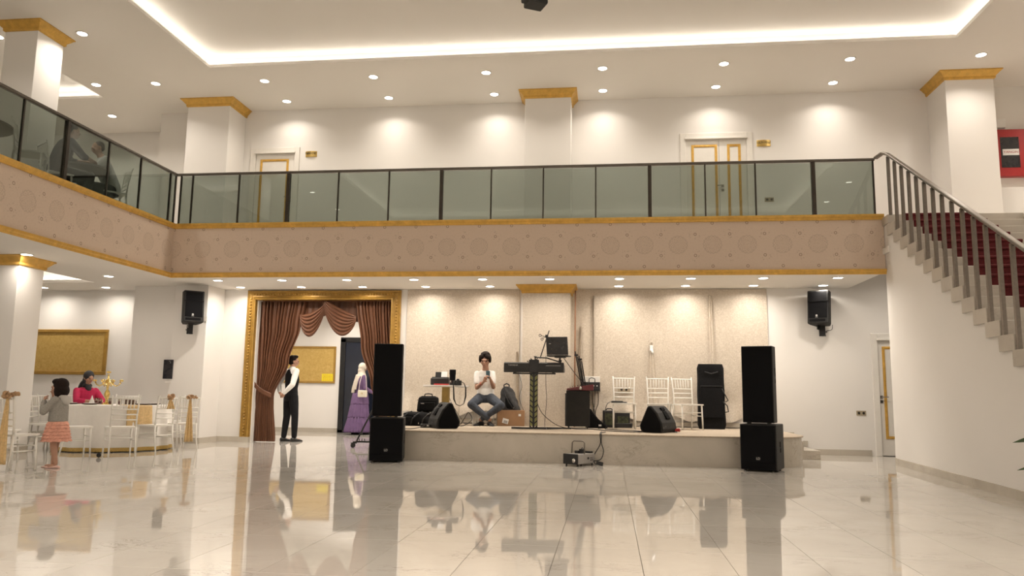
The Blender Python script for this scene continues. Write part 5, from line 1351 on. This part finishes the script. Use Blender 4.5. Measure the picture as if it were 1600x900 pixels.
def waiter():
    p = atz(451, 690, 0)
    t = thing('person', 'waiter in black vest and white shirt standing by the curtain, hands clasped behind', 'person', (p.x, p.y, 0), math.radians(-36))
    # facing local +y; right side +x
    H_ = dict(hip=.94, sh=1.42)
    aR, aL = (.10, .06, .085), (-.10, -.06, .085)
    kR, kL = (.105, .05, .50), (-.105, -.01, .50)
    hR, hL = (.09, 0, .92), (-.09, 0, .92)
    sR, sL = (.185, -.02, 1.435), (-.185, -.02, 1.435)
    eR, eL = (.27, -.14, 1.16), (-.27, -.14, 1.16)
    wR, wL = (.08, -.235, .965), (-.06, -.225, .985)
    b = B()
    torso(b, [((0, 0, .86), .14, .10), ((0, 0, .95), .155, .11), ((0, .0, 1.08), .125, .09), ((0, .01, 1.25), .15, .11), ((0, 0, 1.38), .16, .10), ((0, -.01, 1.455), .10, .07), ((0, 0, 1.50), .052, .055)])
    limb(b, [(0, -.005, 1.47), (0, .01, 1.56)], [.055, .05]); hm = head_frame((0, .025, 1.635), -.42, -.02); head(b, hm)
    for h, k, a in ((hR, kR, aR), (hL, kL, aL)): limb(b, [h, k, a], [.082, .052, .038])
    for s, e, w in ((sR, eR, wR), (sL, eL, wL)): limb(b, [s, e, w], [.05, .038, .026])
    hand(b, wR, (-.75, -.1, -.35), (0, .9, .2), 1, 1, .5); hand(b, wL, (.8, -.1, -.3), (0, .9, .2), -1, 1, .5)
    for a, q in ((aR, 1), (aL, -1)): b.ell((a[0], a[1] + .05, .04), (.035, .10, .03), None, 10)
    union(b, 'body', 'skin', t, .0075)
    b = B()
    for s, e, w in ((sR, eR, wR), (sL, eL, wL)):
        w_ = tuple(V(e).lerp(V(w), .86)); limb(b, [s, e, w_], [.066, .054, .040])
    torso(b, [((0, 0, .96), .16, .118), ((0, .0, 1.08), .142, .105), ((0, .01, 1.25), .165, .122), ((0, 0, 1.39), .18, .108), ((0, -.01, 1.455), .12, .08), ((0, 0, 1.50), .066, .066), ((0, .004, 1.53), .06, .06)])
    union(b, 'shirt', 'shirt', t, .009)
    b = B(); torso(b, [((0, 0, .90), .165, .130), ((0, 0, .98), .163, .128), ((0, .0, 1.08), .150, .116), ((0, .01, 1.25), .172, .132), ((0, 0, 1.38), .172, .118), ((0, -.01, 1.44), .12, .09), ((0, -.01, 1.475), .085, .078)])
    union(b, 'vest', 'vest', t, .009)
    b = B(); torso(b, [((0, 0, .82), .16, .12), ((0, 0, .90), .168, .128), ((0, 0, 1.0), .155, .12)])
    for h, k, a in ((hR, kR, aR), (hL, kL, aL)):
        a2 = (a[0], a[1], .11); limb(b, [h, k, a2], [.102, .072, .055])
    union(b, 'trousers', 'vest', t, .009)
    shoe(t, aR, (0, 1)); shoe(t, aL, (.1, 1))
    b = B(); put(b, hm, (0, -.026, .050), (.083, .094, .088), 18); put(b, hm, (0, -.05, .0), (.077, .065, .075), 14); put(b, hm, (0, .03, .105), (.07, .06, .036), 12)
    union(b, 'hair', 'hair', t, .007); face_parts(hm, t)
waiter()

def seated_man():
    q = at(758, 630, 14.42)
    t = thing('person', 'young man in white t-shirt and jeans seated on the stage looking at a phone', 'person', (q.x, 14.45, SH), PI)
    # facing local +y = towards the camera; local +x is image left
    z = .50
    def L(px, py, dy=0.0):      # local point from the picture at local depth dy in front of the pelvis
        p = at(px, py, 14.45 - dy); return (-(p.x - q.x), dy, p.z - SH)
    sR, sL = L(745.5, 584, .05), L(769.5, 584, .05)
    eR, eL = L(745, 606, .12), L(771, 605, .12)
    hR_, hL_ = (.085, .03, z + .01), (-.085, .03, z + .01)
    kR, kL = L(736, 632, .42), L(783, 634, .42)
    aR, aL = L(765, 656, .36), L(751, 656, .30)
    ph = L(762.5, 585, .32)
    wR, wL = L(755, 597, .27), L(767, 594, .26)
    top = at(760, 550, 14.4).z - SH
    b = B()
    torso(b, [((0, 0, z - .06), .15, .11), ((0, .0, z + .04), .16, .12), ((0, -.01, z + .18), .14, .10), ((0, .01, z + .36), .16, .11), ((0, .03, sR[2] - .02), .17, .10), ((0, .04, sR[2] + .045), .09, .065)])
    nz = sR[2] + .06
    limb(b, [(0, .04, nz - .03), (0.0, .075, top - .25)], [.062, .058]); hm = head_frame((0, .10, top - .158), 0, -.24); head(b, hm, 1.24)
    for h, k, a in ((hR_, kR, aR), (hL_, kL, aL)): limb(b, [h, k, a], [.080, .056, .036])
    for s, e, w in ((sR, eR, wR), (sL, eL, wL)): limb(b, [s, e, w], [.048, .038, .027])
    dR = V(ph) - V(wR); dL = V(ph) - V(wL)
    hand(b, wR, dR, (-.4, .5, .6), 1, .95, .45); hand(b, wL, dL, (.6, .6, .2), -1, .95, .45)
    for a, d in ((aR, (-.35, 1)), (aL, (.35, 1))): b.ell((a[0] + d[0] * .03, a[1] + .03, .035), (.028, .05, .022), None, 10)
    union(b, 'body', 'skin', t, .0075)
    b = B()
    torso(b, [((0, .01, z - .02), .17, .13), ((0, .0, z + .08), .165, .128), ((0, -.01, z + .18), .155, .118), ((0, .01, z + .36), .175, .126), ((0, .03, sR[2] - .03), .175, .112), ((0, .035, sR[2] + .035), .15, .09), ((0, .04, sR[2] + .065), .10, .08)])
    for s, e in ((sR, eR), (sL, eL)):
        m_ = V(s).lerp(V(e), .62); limb(b, [s, tuple(m_)], [.058, .058])
    union(b, 't_shirt', 'shirt', t, .009)
    b = B(); torso(b, [((0, .0, z - .09), .16, .13), ((0, 0, z + .0), .175, .14), ((0, 0, z + .07), .165, .13)])
    for h, k, a in ((hR_, kR, aR), (hL_, kL, aL)):
        a2 = tuple(V(k).lerp(V(a), .90)); limb(b, [h, k, a2], [.098, .072, .048])
    union(b, 'jeans', 'jeans', t, .009)
    shoe(t, (aR[0], aR[1] - .01, 0), (-.45, 1), 1, 'black'); shoe(t, (aL[0], aL[1] - .01, 0), (.5, .9), 1, 'black')
    k = 1.22; S = lambda *a: tuple(x * k for x in a)
    b = B(); put(b, hm, S(0, -.026, .050), S(.084, .096, .088), 18); put(b, hm, S(0, -.055, -.005), S(.076, .058, .07), 14)
    for s in (-1, 1): put(b, hm, S(s * .042, .066, .070), S(.046, .034, .036), 12, (0, s * .6, 0)); put(b, hm, S(s * .080, .022, .025), S(.018, .050, .062), 10)
    put(b, hm, S(0, .02, .108), S(.066, .066, .030), 12)
    union(b, 'hair', 'hair', t, .007); face_parts(hm, t, 1.24)
    b = B(); b.tube([tuple(V(eR).lerp(V(wR), .70)), tuple(V(eR).lerp(V(wR), .74))], .034, 14).build('bracelet', 'red', t)
    w = Matrix.Rotation(PI, 4, 'Z') @ V(ph)
    o = thing('phone', 'blue-backed smartphone held up by the seated man', 'phone', (q.x + w.x, 14.45 + w.y, SH + w.z), PI)
    B().cbox((0, 0, 0), (.075, .009, .14), (-.35, 0, 0)).build('case', 'phoneblue', o, bev=.004)
    B().cbox((-.018, .009, .045), (.022, .004, .03), (-.35, 0, 0)).build('camera_bump', 'black', o)
seated_man()

def girl():
    p = atz(84, 731, 0)
    t = thing('person', 'small girl in grey hooded jacket and peach ruffled skirt standing by the white chairs', 'person', (p.x, p.y, 0), math.radians(98))
    k = at(80, 592, p.y).z / 1.16
    S = lambda *a: tuple(x * k for x in a)
    b = B(); aR, aL = S(.055, .05, .06), S(-.055, -.05, .06); kR, kL = S(.06, .035, .29), S(-.06, 0, .29); hR, hL = S(.06, 0, .55), S(-.06, 0, .55)
    sR, sL = S(.115, 0, .885), S(-.115, 0, .885); eR, eL = S(.15, .11, .75), S(-.15, .12, .73); wR, wL = S(.055, .125, .925), S(-.055, .175, .875)
    torso(b, [(S(0, 0, .50), .10 * k, .08 * k), (S(0, 0, .58), .105 * k, .085 * k), (S(0, 0, .68), .09 * k, .075 * k), (S(0, 0, .82), .105 * k, .08 * k), (S(0, 0, .90), .08 * k, .06 * k), (S(0, 0, .93), .04 * k, .04 * k)])
    limb(b, [S(0, 0, .91), S(0, .01, .97)], [.04 * k, .038 * k]); hm = head_frame(S(0, .02, 1.045), .1, -.12); head(b, hm, .93 * k)
    for h, kk, a in ((hR, kR, aR), (hL, kL, aL)): limb(b, [h, kk, a], [.060 * k, .042 * k, .026 * k])
    for s, e, w in ((sR, eR, wR), (sL, eL, wL)): limb(b, [s, e, w], [.034 * k, .027 * k, .02 * k])
    hand(b, wR, (-.3, 0, .9), (-.8, .2, -.1), 1, .68 * k, .5); hand(b, wL, (.5, .1, .8), (.8, -.1, -.1), -1, .68 * k, .5)
    for a in (aR, aL): b.ell((a[0], a[1] + .045, .025), (.024, .065, .018), None, 10)
    union(b, 'body', 'skin', t, .007)
    b = B(); torso(b, [(S(0, 0, .60), .135 * k, .115 * k), (S(0, 0, .66), .13 * k, .11 * k), (S(0, 0, .80), .128 * k, .105 * k), (S(0, 0, .88), .115 * k, .09 * k), (S(0, 0, .925), .065 * k, .06 * k)])
    for s, e, w in ((sR, eR, wR), (sL, eL, wL)): limb(b, [s, e, tuple(V(e).lerp(V(w), .85))], [.050 * k, .046 * k, .036 * k])
    j = union(b, 'jacket', 'greyknit', t, .008)
    b = B(); b.ell(S(0, -.075, .88), S(.085, .05, .07), (-.4, 0, 0)); b.ell(S(0, -.02, .93), S(.085, .075, .035)); union(b, 'hood', 'greylight', t, .008)
    # ruffled skirt in tiers
    def tier(z0, z1, r0, r1, n, am):
        def fn(u, v):
            a = 2 * PI * u; r = (r0 + (r1 - r0) * v) * k; w = 1 + am * math.sin(n * a + 3 * v) * v
            return (r * 1.12 * w * math.cos(a), r * w * math.sin(a), (z0 + (z1 - z0) * v) * k + .004 * math.sin(n * a * .5))
        return fn
    sk = B()
    for i in range(6): sk.grid(tier(.615 - i * .042, .555 - i * .042, .102 + .008 * i, .128 + .009 * i, 17 + i, .05), 96, 5)
    sk.build('skirt', 'peach', t, smooth=True, thick=.004)
    for a, d in ((aR, (.0, 1)), (aL, (.1, 1))): shoe(t, (a[0], a[1], 0), d, .72, 'ballet', low=True)
    b = B(); put(b, hm, S(0, -.024, .04), S(.088, .096, .088), 18); put(b, hm, S(0, -.045, -.04), S(.092, .075, .09), 16); put(b, hm, S(0, .03, .085), S(.075, .055, .042), 12)
    for s in (-1, 1): put(b, hm, S(s * .072, -.005, -.05), S(.028, .05, .09), 10)
    union(b, 'hair', 'hair', t, .007); face_parts(hm, t, .9 * k)
girl()

def purple_lady():
    p = atz(561, 677, 0) * .975; p.z = 0
    t = thing('person', 'woman in long purple tiered dress and cream headscarf walking past the dark glass door', 'person', (p.x, p.y, 0), math.radians(-48))
    k = at(565, 567, p.y).z / 1.71
    S = lambda *a: tuple(x * k for x in a)
    b = B(); aR, aL = S(.09, .12, .08), S(-.09, -.10, .08); sR, sL = S(.165, 0, 1.36), S(-.165, 0, 1.36); eR, eL = S(.21, .02, 1.10), S(-.2, .06, 1.10); wR, wL = S(.19, .20, 1.0), S(-.15, .24, 1.05)
    torso(b, [(S(0, 0, .82), .15 * k, .11 * k), (S(0, 0, .92), .16 * k, .12 * k), (S(0, 0, 1.08), .13 * k, .10 * k), (S(0, 0, 1.24), .14 * k, .11 * k), (S(0, 0, 1.36), .14 * k, .085 * k), (S(0, 0, 1.42), .05 * k, .05 * k)])
    limb(b, [S(0, 0, 1.40), S(0, .015, 1.50)], [.05 * k, .045 * k]); hm = head_frame(S(0, .03, 1.585), .0, -.1); head(b, hm, .95 * k)
    limb(b, [S(.08, 0, .88), S(.09, .08, .48), aR], [.08 * k, .05 * k, .033 * k]); limb(b, [S(-.08, 0, .88), S(-.09, .02, .48), aL], [.08 * k, .05 * k, .033 * k])
    for s, e, w in ((sR, eR, wR), (sL, eL, wL)): limb(b, [s, e, w], [.045 * k, .036 * k, .025 * k])
    hand(b, wR, (-.1, .9, -.1), (-.9, 0, 0), -1, .9, .5); hand(b, wL, (.1, .9, 0), (.9, 0, 0), 1, .9, .5)
    union(b, 'body', 'skin', t, .009)
    b = B(); torso(b, [(S(0, 0, .86), .185 * k, .15 * k), (S(0, 0, .98), .17 * k, .135 * k), (S(0, 0, 1.10), .15 * k, .118 * k), (S(0, 0, 1.26), .165 * k, .128 * k), (S(0, 0, 1.38), .155 * k, .10 * k), (S(0, 0, 1.42), .07 * k, .06 * k)])
    for s, e, w in ((sR, eR, wR), (sL, eL, wL)): limb(b, [s, e, tuple(V(e).lerp(V(w), .9))], [.060 * k, .052 * k, .042 * k])
    union(b, 'dress_top', 'purple', t, .010)
    def tier(z0, z1, r0, r1, n, am):
        def fn(u, v):
            a = 2 * PI * u; r = (r0 + (r1 - r0) * v ** .8) * k; w = 1 + am * math.sin(n * a + 2 * math.sin(a)) * (.4 + .6 * v)
            return (r * 1.05 * w * math.cos(a), (r * w * math.sin(a) * 1.12 - .06 * (1.0 - (z0 + (z1 - z0) * v)) * k), (z0 + (z1 - z0) * v) * k + .006 * math.sin(n * a))
        return fn
    sk = B(); sk.grid(tier(.98, .72, .165, .195, 13, .035), 110, 8).grid(tier(.735, .40, .185, .225, 19, .05), 130, 8).grid(tier(.415, .06, .215, .275, 26, .06), 150, 8)
    sk.build('skirt', 'purple', t, smooth=True, thick=.005)
    shoe(t, (aR[0], aR[1], 0), (0, 1), .9); shoe(t, (aL[0], aL[1], 0), (0, 1), .9)
    b = B(); put(b, hm, S(0, -.012, .025), S(.088, .102, .108), 18); put(b, hm, S(0, -.03, -.06), S(.076, .085, .09), 14); torso(b, [(S(0, .0, 1.34), .16 * k, .11 * k), (S(0, 0, 1.41), .13 * k, .10 * k), (S(0, .0, 1.47), .085 * k, .085 * k), (S(0, 0, 1.53), .07 * k, .075 * k)])
    torso(b, [(S(-.10, -.16, .98), .085 * k, .018 * k), (S(-.09, -.15, 1.10), .085 * k, .026 * k), (S(-.06, -.12, 1.26), .075 * k, .03 * k), (S(-.03, -.08, 1.42), .06 * k, .04 * k)])
    torso(b, [(S(.03, -.16, 1.06), .05 * k, .018 * k), (S(.03, -.14, 1.20), .06 * k, .026 * k), (S(.02, -.08, 1.40), .06 * k, .04 * k)])
    union(b, 'headscarf', 'cream', t, .010); face_parts(hm, t, .93 * k)
    # handbag on her shoulder
    q = at(566, 615, p.y - .28)
    h = thing('handbag', 'small cream quilted handbag hanging at the side of the woman in purple', 'bag', (q.x, p.y - .26, q.z - .085), math.radians(-6))
    B().box(-.115, .115, -.035, .035, 0, .165).build('body', 'creamleather', h, bev=.018, seg=3)
    B().cbox((0, -.037, .11), (.20, .008, .09)).build('flap', 'creamleather', h, bev=.008)
    B().tube([(.022 * math.cos(a), -.044, .09 + .014 * math.sin(a)) for a in [i * PI / 6 for i in range(13)]], .004, 6).build('clasp', 'brass', h)
    B().tube([(-.10, 0, .16), (-.09, .02, .36), (-.06, .08, .56), (-.02, .12, .62), (.04, .08, .50), (.08, .02, .32), (.10, 0, .16)], .006, 6).build('strap', 'creamleather', h, smooth=True)
purple_lady()

TX, TY, TR = -8.50, 12.70, .89
def pink_lady():
    q = at(134, 634, 13.05)
    dx, dy = TX - q.x, TY - 13.05
    t = thing('person', 'seated woman in raspberry sweater and dark patterned headscarf at the dinner table', 'person', (-9.50, 13.25, 0), math.radians(-122))
    z = .47
    b = B(); sR, sL = (.165, .04, .985), (-.165, .04, .985); eR, eL = (.23, .22, .80), (-.23, .22, .80); wR, wL = (.06, .42, .80), (-.10, .44, .80)
    torso(b, [((0, 0, z - .05), .16, .12), ((0, 0, z + .06), .165, .13), ((0, .0, z + .2), .145, .11), ((0, .03, z + .36), .16, .12), ((0, .05, 1.0), .15, .09), ((0, .06, 1.06), .055, .055)])
    limb(b, [(0, .06, 1.04), (0, .085, 1.12)], [.052, .048]); hm = head_frame((0, .11, 1.215), .12, -.22); head(b, hm, .97)
    for s in (-1, 1): limb(b, [(s * .09, .03, z + .02), (s * .12, .44, z + .04), (s * .12, .40, .08)], [.085, .058, .036]); b.ell((s * .12, .46, .04), (.035, .09, .03))
    for s, e, w in ((sR, eR, wR), (sL, eL, wL)): limb(b, [s, e, w], [.046, .038, .027])
    hand(b, wR, (-.5, .6, .05), (0, 0, -1), 1, .92, .3); hand(b, wL, (.5, .6, .05), (0, 0, -1), -1, .92, .3)
    union(b, 'body', 'skin', t, .008)
    b = B(); torso(b, [((0, 0, z + .0), .185, .15), ((0, 0, z + .10), .18, .145), ((0, .0, z + .2), .165, .13), ((0, .03, z + .36), .18, .138), ((0, .05, 1.0), .17, .105), ((0, .055, 1.045), .10, .08)])
    for s, e, w in ((sR, eR, wR), (sL, eL, wL)): limb(b, [s, e, tuple(V(e).lerp(V(w), .55))], [.057, .052, .044])
    union(b, 'sweater', 'pink', t, .009)
    b = B(); torso(b, [((0, 0, z - .08), .16, .13), ((0, .02, z + .03), .18, .14)])
    for s in (-1, 1): limb(b, [(s * .09, .03, z + .02), (s * .12, .44, z + .04), (s * .12, .40, .13)], [.10, .072, .05])
    union(b, 'trousers', 'vest', t, .010)
    b = B(); put(b, hm, (0, -.022, .035), (.089, .098, .100), 18); put(b, hm, (0, -.045, -.05), (.082, .065, .07), 14); b.ell((0, .065, 1.075), (.085, .075, .055)); b.ell((0, .12, 1.03), (.06, .05, .06), (.3, 0, 0)); b.ell((.05, -.06, 1.06), (.05, .05, .13), (-.4, 0, .3))
    union(b, 'headscarf', 'scarfblack', t, .008); face_parts(hm, t, .96)
    shoe(t, (.12, .40, 0), (0, 1), .92); shoe(t, (-.12, .40, 0), (0, 1), .92)
pink_lady()

def gallery_man(px, py, gx, rz, label, shirtm, lean=.06, Y=None):
    p = atx(px, py, gx); t = thing('person', label, 'person', (p.x, p.y, FL2), math.radians(rz)); z = .46
    b = B(); sR, sL = (.185, .08 + lean, .99), (-.185, .08 + lean, .99); eR, eL = (.24, .26 + lean, .78), (-.24, .26 + lean, .78); wR, wL = (.08, .46 + lean, .79), (-.10, .46 + lean, .79)
    torso(b, [((0, 0, z - .05), .16, .12), ((0, 0, z + .06), .165, .13), ((0, lean * .5, z + .22), .155, .115), ((0, .05 + lean, z + .40), .175, .125), ((0, .08 + lean, 1.0), .16, .095), ((0, .10 + lean, 1.07), .06, .06)])
    limb(b, [(0, .10 + lean, 1.05), (0, .14 + lean, 1.12)], [.058, .054]); hm = head_frame((0, .17 + lean, 1.21), 0, -.35); head(b, hm, 1.02)
    for s in (-1, 1): limb(b, [(s * .10, .03, z + .02), (s * .14, .46, z + .04), (s * .14, .42, .08)], [.09, .06, .04])
    for s, e, w in ((sR, eR, wR), (sL, eL, wL)): limb(b, [s, e, w], [.05, .04, .03])
    hand(b, wR, (-.5, .6, .05), (0, 0, -1), 1, 1, .3); hand(b, wL, (.5, .6, .05), (0, 0, -1), -1, 1, .3)
    union(b, 'body', 'skin', t, .010)
    b = B(); torso(b, [((0, 0, z + .0), .185, .15), ((0, 0, z + .10), .18, .145), ((0, lean * .5, z + .22), .178, .135), ((0, .05 + lean, z + .40), .195, .145), ((0, .08 + lean, 1.0), .18, .11), ((0, .09 + lean, 1.05), .10, .08)])
    for s, e, w in ((sR, eR, wR), (sL, eL, wL)): limb(b, [s, e, tuple(V(e).lerp(V(w), .3))], [.07, .06, .052])
    union(b, 'shirt', shirtm, t, .011)
    b = B(); torso(b, [((0, 0, z - .08), .16, .13), ((0, .02, z + .03), .18, .14)])
    for s in (-1, 1): limb(b, [(s * .10, .03, z + .02), (s * .14, .46, z + .04), (s * .14, .42, .12)], [.105, .075, .055])
    union(b, 'trousers', 'vest', t, .012)
    b = B(); put(b, hm, (0, -.03, .05), (.082, .092, .080), 14); put(b, hm, (0, -.06, 0), (.075, .05, .06), 12); union(b, 'hair', 'hair', t, .010); face_parts(hm, t, 1.02)
    shoe(t, (.14, .42, 0), (0, 1)); shoe(t, (-.14, .42, 0), (0, 1))
    return t
g2 = gallery_man(178, 250, -8.72, 140, 'man in pale shirt bent over the table behind the left balcony glass', 'greyshirt', .10)
g1 = gallery_man(94, 213, -8.85, -32, 'man in black t-shirt sitting with his back half turned behind the left balcony glass', 'vest', .02)

# ================================================================== UPSTAIRS LEFT FURNITURE
GU = 'chairs behind the left balcony glass'
chair(g2.location.x + .02, g2.location.y + .02, 140, 'dark-looking slat-back chair behind the man in the pale shirt upstairs', GU, FL2)
chair(g1.location.x, g1.location.y - .02, -32, 'white slat-back chair holding the man in black upstairs', GU, FL2)
chair(-8.45, 10.10, -60, 'white slat-back chair between the far left table and the man in black', GU, FL2)
def gallery_table(x, y, r, label, m='tableup'):
    t = thing('round_table', label, 'table', (x, y, FL2))
    B().lathe([(r - .03, .70), (r, .71), (r, .745), (.01, .75)], n=40).build('table_top', m, t, smooth=40)
    B().lathe([(.05, .03), (.05, .70)], n=16).build('pedestal', 'blackmetal', t); B().lathe([(.28, 0), (.26, .03), (.01, .035)], n=28).build('base', 'blackmetal', t, smooth=40)
gallery_table(-8.85, (g1.location.y + g2.location.y) / 2 + .02, .40, 'small round table between the two men upstairs'); gallery_table(-9.0, 9.55, .55, 'round taupe table behind the glass at the far upper left')

# ================================================================== THE DINNER TABLE
t = thing('round_table', 'large round banquet table hidden under its white cloth', 'table', (TX, TY, 0))
B().lathe([(TR - .03, .70), (TR - .01, .70), (TR - .01, .742), (.01, .742)], n=56).build('table_top', 'woodpale', t)
for a in range(4):
    c, s = math.cos(a * PI / 2 + .6) * .6, math.sin(a * PI / 2 + .6) * .6; B().tube([(c, s, .06), (c * .9, s * .9, .7)], .02).build('leg', 'blackmetal', t)
q = atz(151, 712, 0.03)
B().lathe([(.03, -.015), (.035, 0), (.03, .015)], n=14, mtx=Matrix.Translation((q.x - TX + .02, q.y - TY + .02, .036)) @ Matrix.Rotation(PI / 2, 4, 'X')).build('castor', 'foot', t)
def cl(r0, r1, z0, z1, am, n=19):
    def fn(u, v):
        a = 2 * PI * u; w = am * v ** .7 * (math.sin(n * a + 1.3 * math.sin(3 * a)) + .4 * math.sin(7 * a + 2)); r = r0 + (r1 - r0) * v + w
        return (r * math.cos(a), r * math.sin(a), z0 + (z1 - z0) * v)
    return fn
t = thing('tablecloth', 'white floor-length cloth with gold sequin hem over the round dinner table', 'tablecloth', (TX, TY, 0))
B().grid(cl(TR, TR + .045, .750, .075, .030, 15), 220, 14).build('drop', 'cloth', t, smooth=True)
B().grid(cl(0, TR - .004, .752, .752, 0), 60, 4).grid(cl(TR - .004, TR, .752, .748, 0), 60, 1).build('top', 'cloth', t)
B().grid(lambda u, v: (lambda p: (p[0] * 1.003, p[1] * 1.003, .075 - .06 * v))(cl(TR, TR + .045, .75, .075, .030, 15)(u, 1)), 220, 2).build('hem', 'hem', t, smooth=True)
# gold runner lying over the right edge of the table
t = thing('table_runner', 'gold glitter runner hanging over the right edge of the dinner table', 'runner', (TX, TY, 0))
ang0, ang1 = -.80, -.33
def rn(u, v):
    a = ang0 + (ang1 - ang0) * u
    if v < .5: r = TR * (.2 + .8 * v / .5) + .008; return (r * math.cos(a) , r * math.sin(a), .757)
    w = (v - .5) / .5; r = TR + .012 + .030 * w + .010 * math.sin(a * 30) * w; return (r * math.cos(a), r * math.sin(a), .757 - .34 * w)
B().grid(rn, 30, 24).build('cloth', 'sash', t, smooth=True, thick=.003)
def on_table(px, Y):
    return at(px, 632, Y)
def plate(px, py, label, r=.15):
    q = on_table(px, py); t = thing('plate', label, 'plate', (q.x, q.y, .7555), 0, 'dark rimmed plates on the dinner table')
    B().lathe([(r * .6, 0), (r * .98, .016), (r, .020), (r * .95, .021), (r * .62, .007), (.01, .006)], n=32).build('charger', 'plate', t, smooth=40)
    B().lathe([(r * .5, .009), (r * .72, .024), (r * .70, .026), (r * .5, .014), (.01, .012)], n=28).build('dish', 'china', t, smooth=40)
plate(110, 12.45, 'dark rimmed plate at the left end of the dinner table by the girl'); plate(141, 12.3, 'dark rimmed plate directly before the woman in the raspberry sweater')
plate(222, 12.75, 'dark rimmed plate between the front chair and the gold runner'); plate(239, 13.05, 'dark rimmed plate farther back beside the flower bow')
def tumbler(px, py, label, r=.032, h=.11):
    q = on_table(px, py); t = thing('drinking_glass', label, 'glass', (q.x, q.y, .7555), 0, 'drinking glasses on the dinner table')
    B().lathe([(r * .85, 0), (r, h), (r * .94, h), (r * .8, .01), (.005, .01)], n=20).build('glass', 'tumbler', t, smooth=50)
    B().lathe([(.005, .011), (r * .78, .011), (r * .86, h * .55), (.005, h * .55)], n=16).build('drink', 'maroon', t, smooth=50)
for px, py, nm in ((150, 12.75, 'tall glass with dark drink, left of the candelabra foot'), (156, 12.45, 'glass with dark drink just left of the candelabra'), (172, 12.5, 'glass with dark drink right of the candelabra foot'), (187, 12.4, 'glass with dark drink seen through the front chair back')): tumbler(px, py, nm)
q = on_table(143, 12.75); t = thing('napkin', 'folded white napkin with peak standing before the woman', 'napkin', (q.x, q.y, .7555))
B().lathe([(.05, 0), (.04, .04), (.012, .12), (.003, .15)], n=9).build('cloth', 'paper', t)
for px, py, nm in ((196, 12.9, 'leftmost'), (201, 12.7, 'middle'), (208, 12.55, 'rightmost')):
    q = on_table(px, py); t = thing('cup', 'small dark cup behind the front chair back, %s of three' % nm, 'cup', (q.x, q.y, .7555), 0, 'dark cups on the dinner table')
    B().lathe([(.025, 0), (.034, .05), (.036, .085), (.032, .085), (.024, .01), (.005, .01)], n=18).build('bowl', 'plate', t, smooth=50); B().tube([(.034, 0, .07), (.055, 0, .06), (.05, 0, .03), (.03, 0, .025)], .005, 6).build('handle', 'plate', t)
# candelabra
q = on_table(166, 12.65); kz = (at(168, 579, q.y).z - .7555) / .50
t = thing('candelabra', 'gold five-arm candelabra with rose cups in the middle of the dinner table', 'candelabra', (q.x, q.y, .7555))
k_ = kz
B().lathe([(.07 * k_, 0), (.065 * k_, .012 * k_), (.025 * k_, .03 * k_), (.018 * k_, .07 * k_), (.03 * k_, .10 * k_), (.042 * k_, .15 * k_), (.03 * k_, .19 * k_), (.014 * k_, .22 * k_), (.02 * k_, .26 * k_), (.028 * k_, .30 * k_), (.05 * k_, .33 * k_), (.03 * k_, .36 * k_), (.012 * k_, .38 * k_), (.012 * k_, .45 * k_)], n=20).build('stem', 'brass', t, smooth=50)
def rose(c, r):
    b = B()
    for i in range(6):
        a = i * PI / 3; b.ell((c[0] + r * .6 * math.cos(a), c[1] + r * .6 * math.sin(a), c[2]), (r * .55, r * .55, r * .5), (0, 0, a), 7)
    b.ell((c[0], c[1], c[2] + r * .2), (r * .45, r * .45, r * .5), None, 7); return b
rose((0, 0, .475 * k_), .03 * k_).build('candle_cup', 'brass', t, smooth=True)
for a in (0.1, 1.67, 3.24, 4.81):
    ca, sa = math.cos(a + YAW), math.sin(a + YAW)
    pts = [(r * ca * k_, r * sa * k_, z * k_) for r, z in ((.02, .34), (.07, .30), (.12, .27), (.16, .29), (.185, .33))]
    B().tube(pts, [.010 * k_, .009 * k_, .009 * k_, .008 * k_, .012 * k_], 8).build('arm', 'brass', t, smooth=True)
    B().tube([(r * ca * k_, r * sa * k_, z * k_) for r, z in ((.07, .30), (.09, .345), (.06, .37), (.045, .345))], .006 * k_, 6).build('scroll', 'brass', t, smooth=True)
    rose((.19 * ca * k_, .19 * sa * k_, .35 * k_), .028 * k_).build('candle_cup', 'brass', t, smooth=True)
GC = 'white chairs around the dinner table'
chair(-7.50, 11.37, 44, 'white slat-back chair in front of the dinner table, its back to the camera', GC)
chair(-8.14, 11.20, -42, 'white slat-back chair left of the front chair, half hidden by the girl', GC)
chair(-7.44, 12.22, 74, 'white slat-back chair with flower bow beside the gold table runner', GC)
chair(-7.42, 12.95, 62, 'white slat-back chair with long gold sash nearest the white pier', GC)
e = atz(214, 619, .91); print('E', e, g1.location, g2.location); chair(-9.05, 13.80, 207, 'white slat-back chair behind the dinner table, facing the camera', GC)
chair(-8.28, 13.92, 172, 'white slat-back chair behind the table, right, showing only its top rail', GC)
chair(-9.54, 13.28, -124, 'white slat-back chair under the woman in the raspberry sweater', GC)
chair(-7.42, 9.06, -6, 'white slat-back chair beside the girl, with a tall gold sash on its back', GC)
chair(-8.25, 9.85, -60, 'white slat-back chair behind the nearest chair at the left picture edge', GC)
chair(-9.2, 11.9, -75, 'white slat-back chair beyond the girl at the left of the dinner table', GC)
chair(-9.55, 12.45, -95, 'white slat-back chair farthest back on the left, seen through other chair backs', GC)
sash(-7.44, 12.22, 74, .90, 'bronze flower bow with no long tail on the chair by the runner', .16, .0, 4, two=False)
sash(-7.42, 12.95, 62, .89, 'gold organza sash with flower bow on the chair nearest the white pier', .72, -.03, 6)
sash(-7.42, 9.06, -6, .93, 'large gold organza sash with double flower bow on the chair beside the girl', .80, .15, 9)
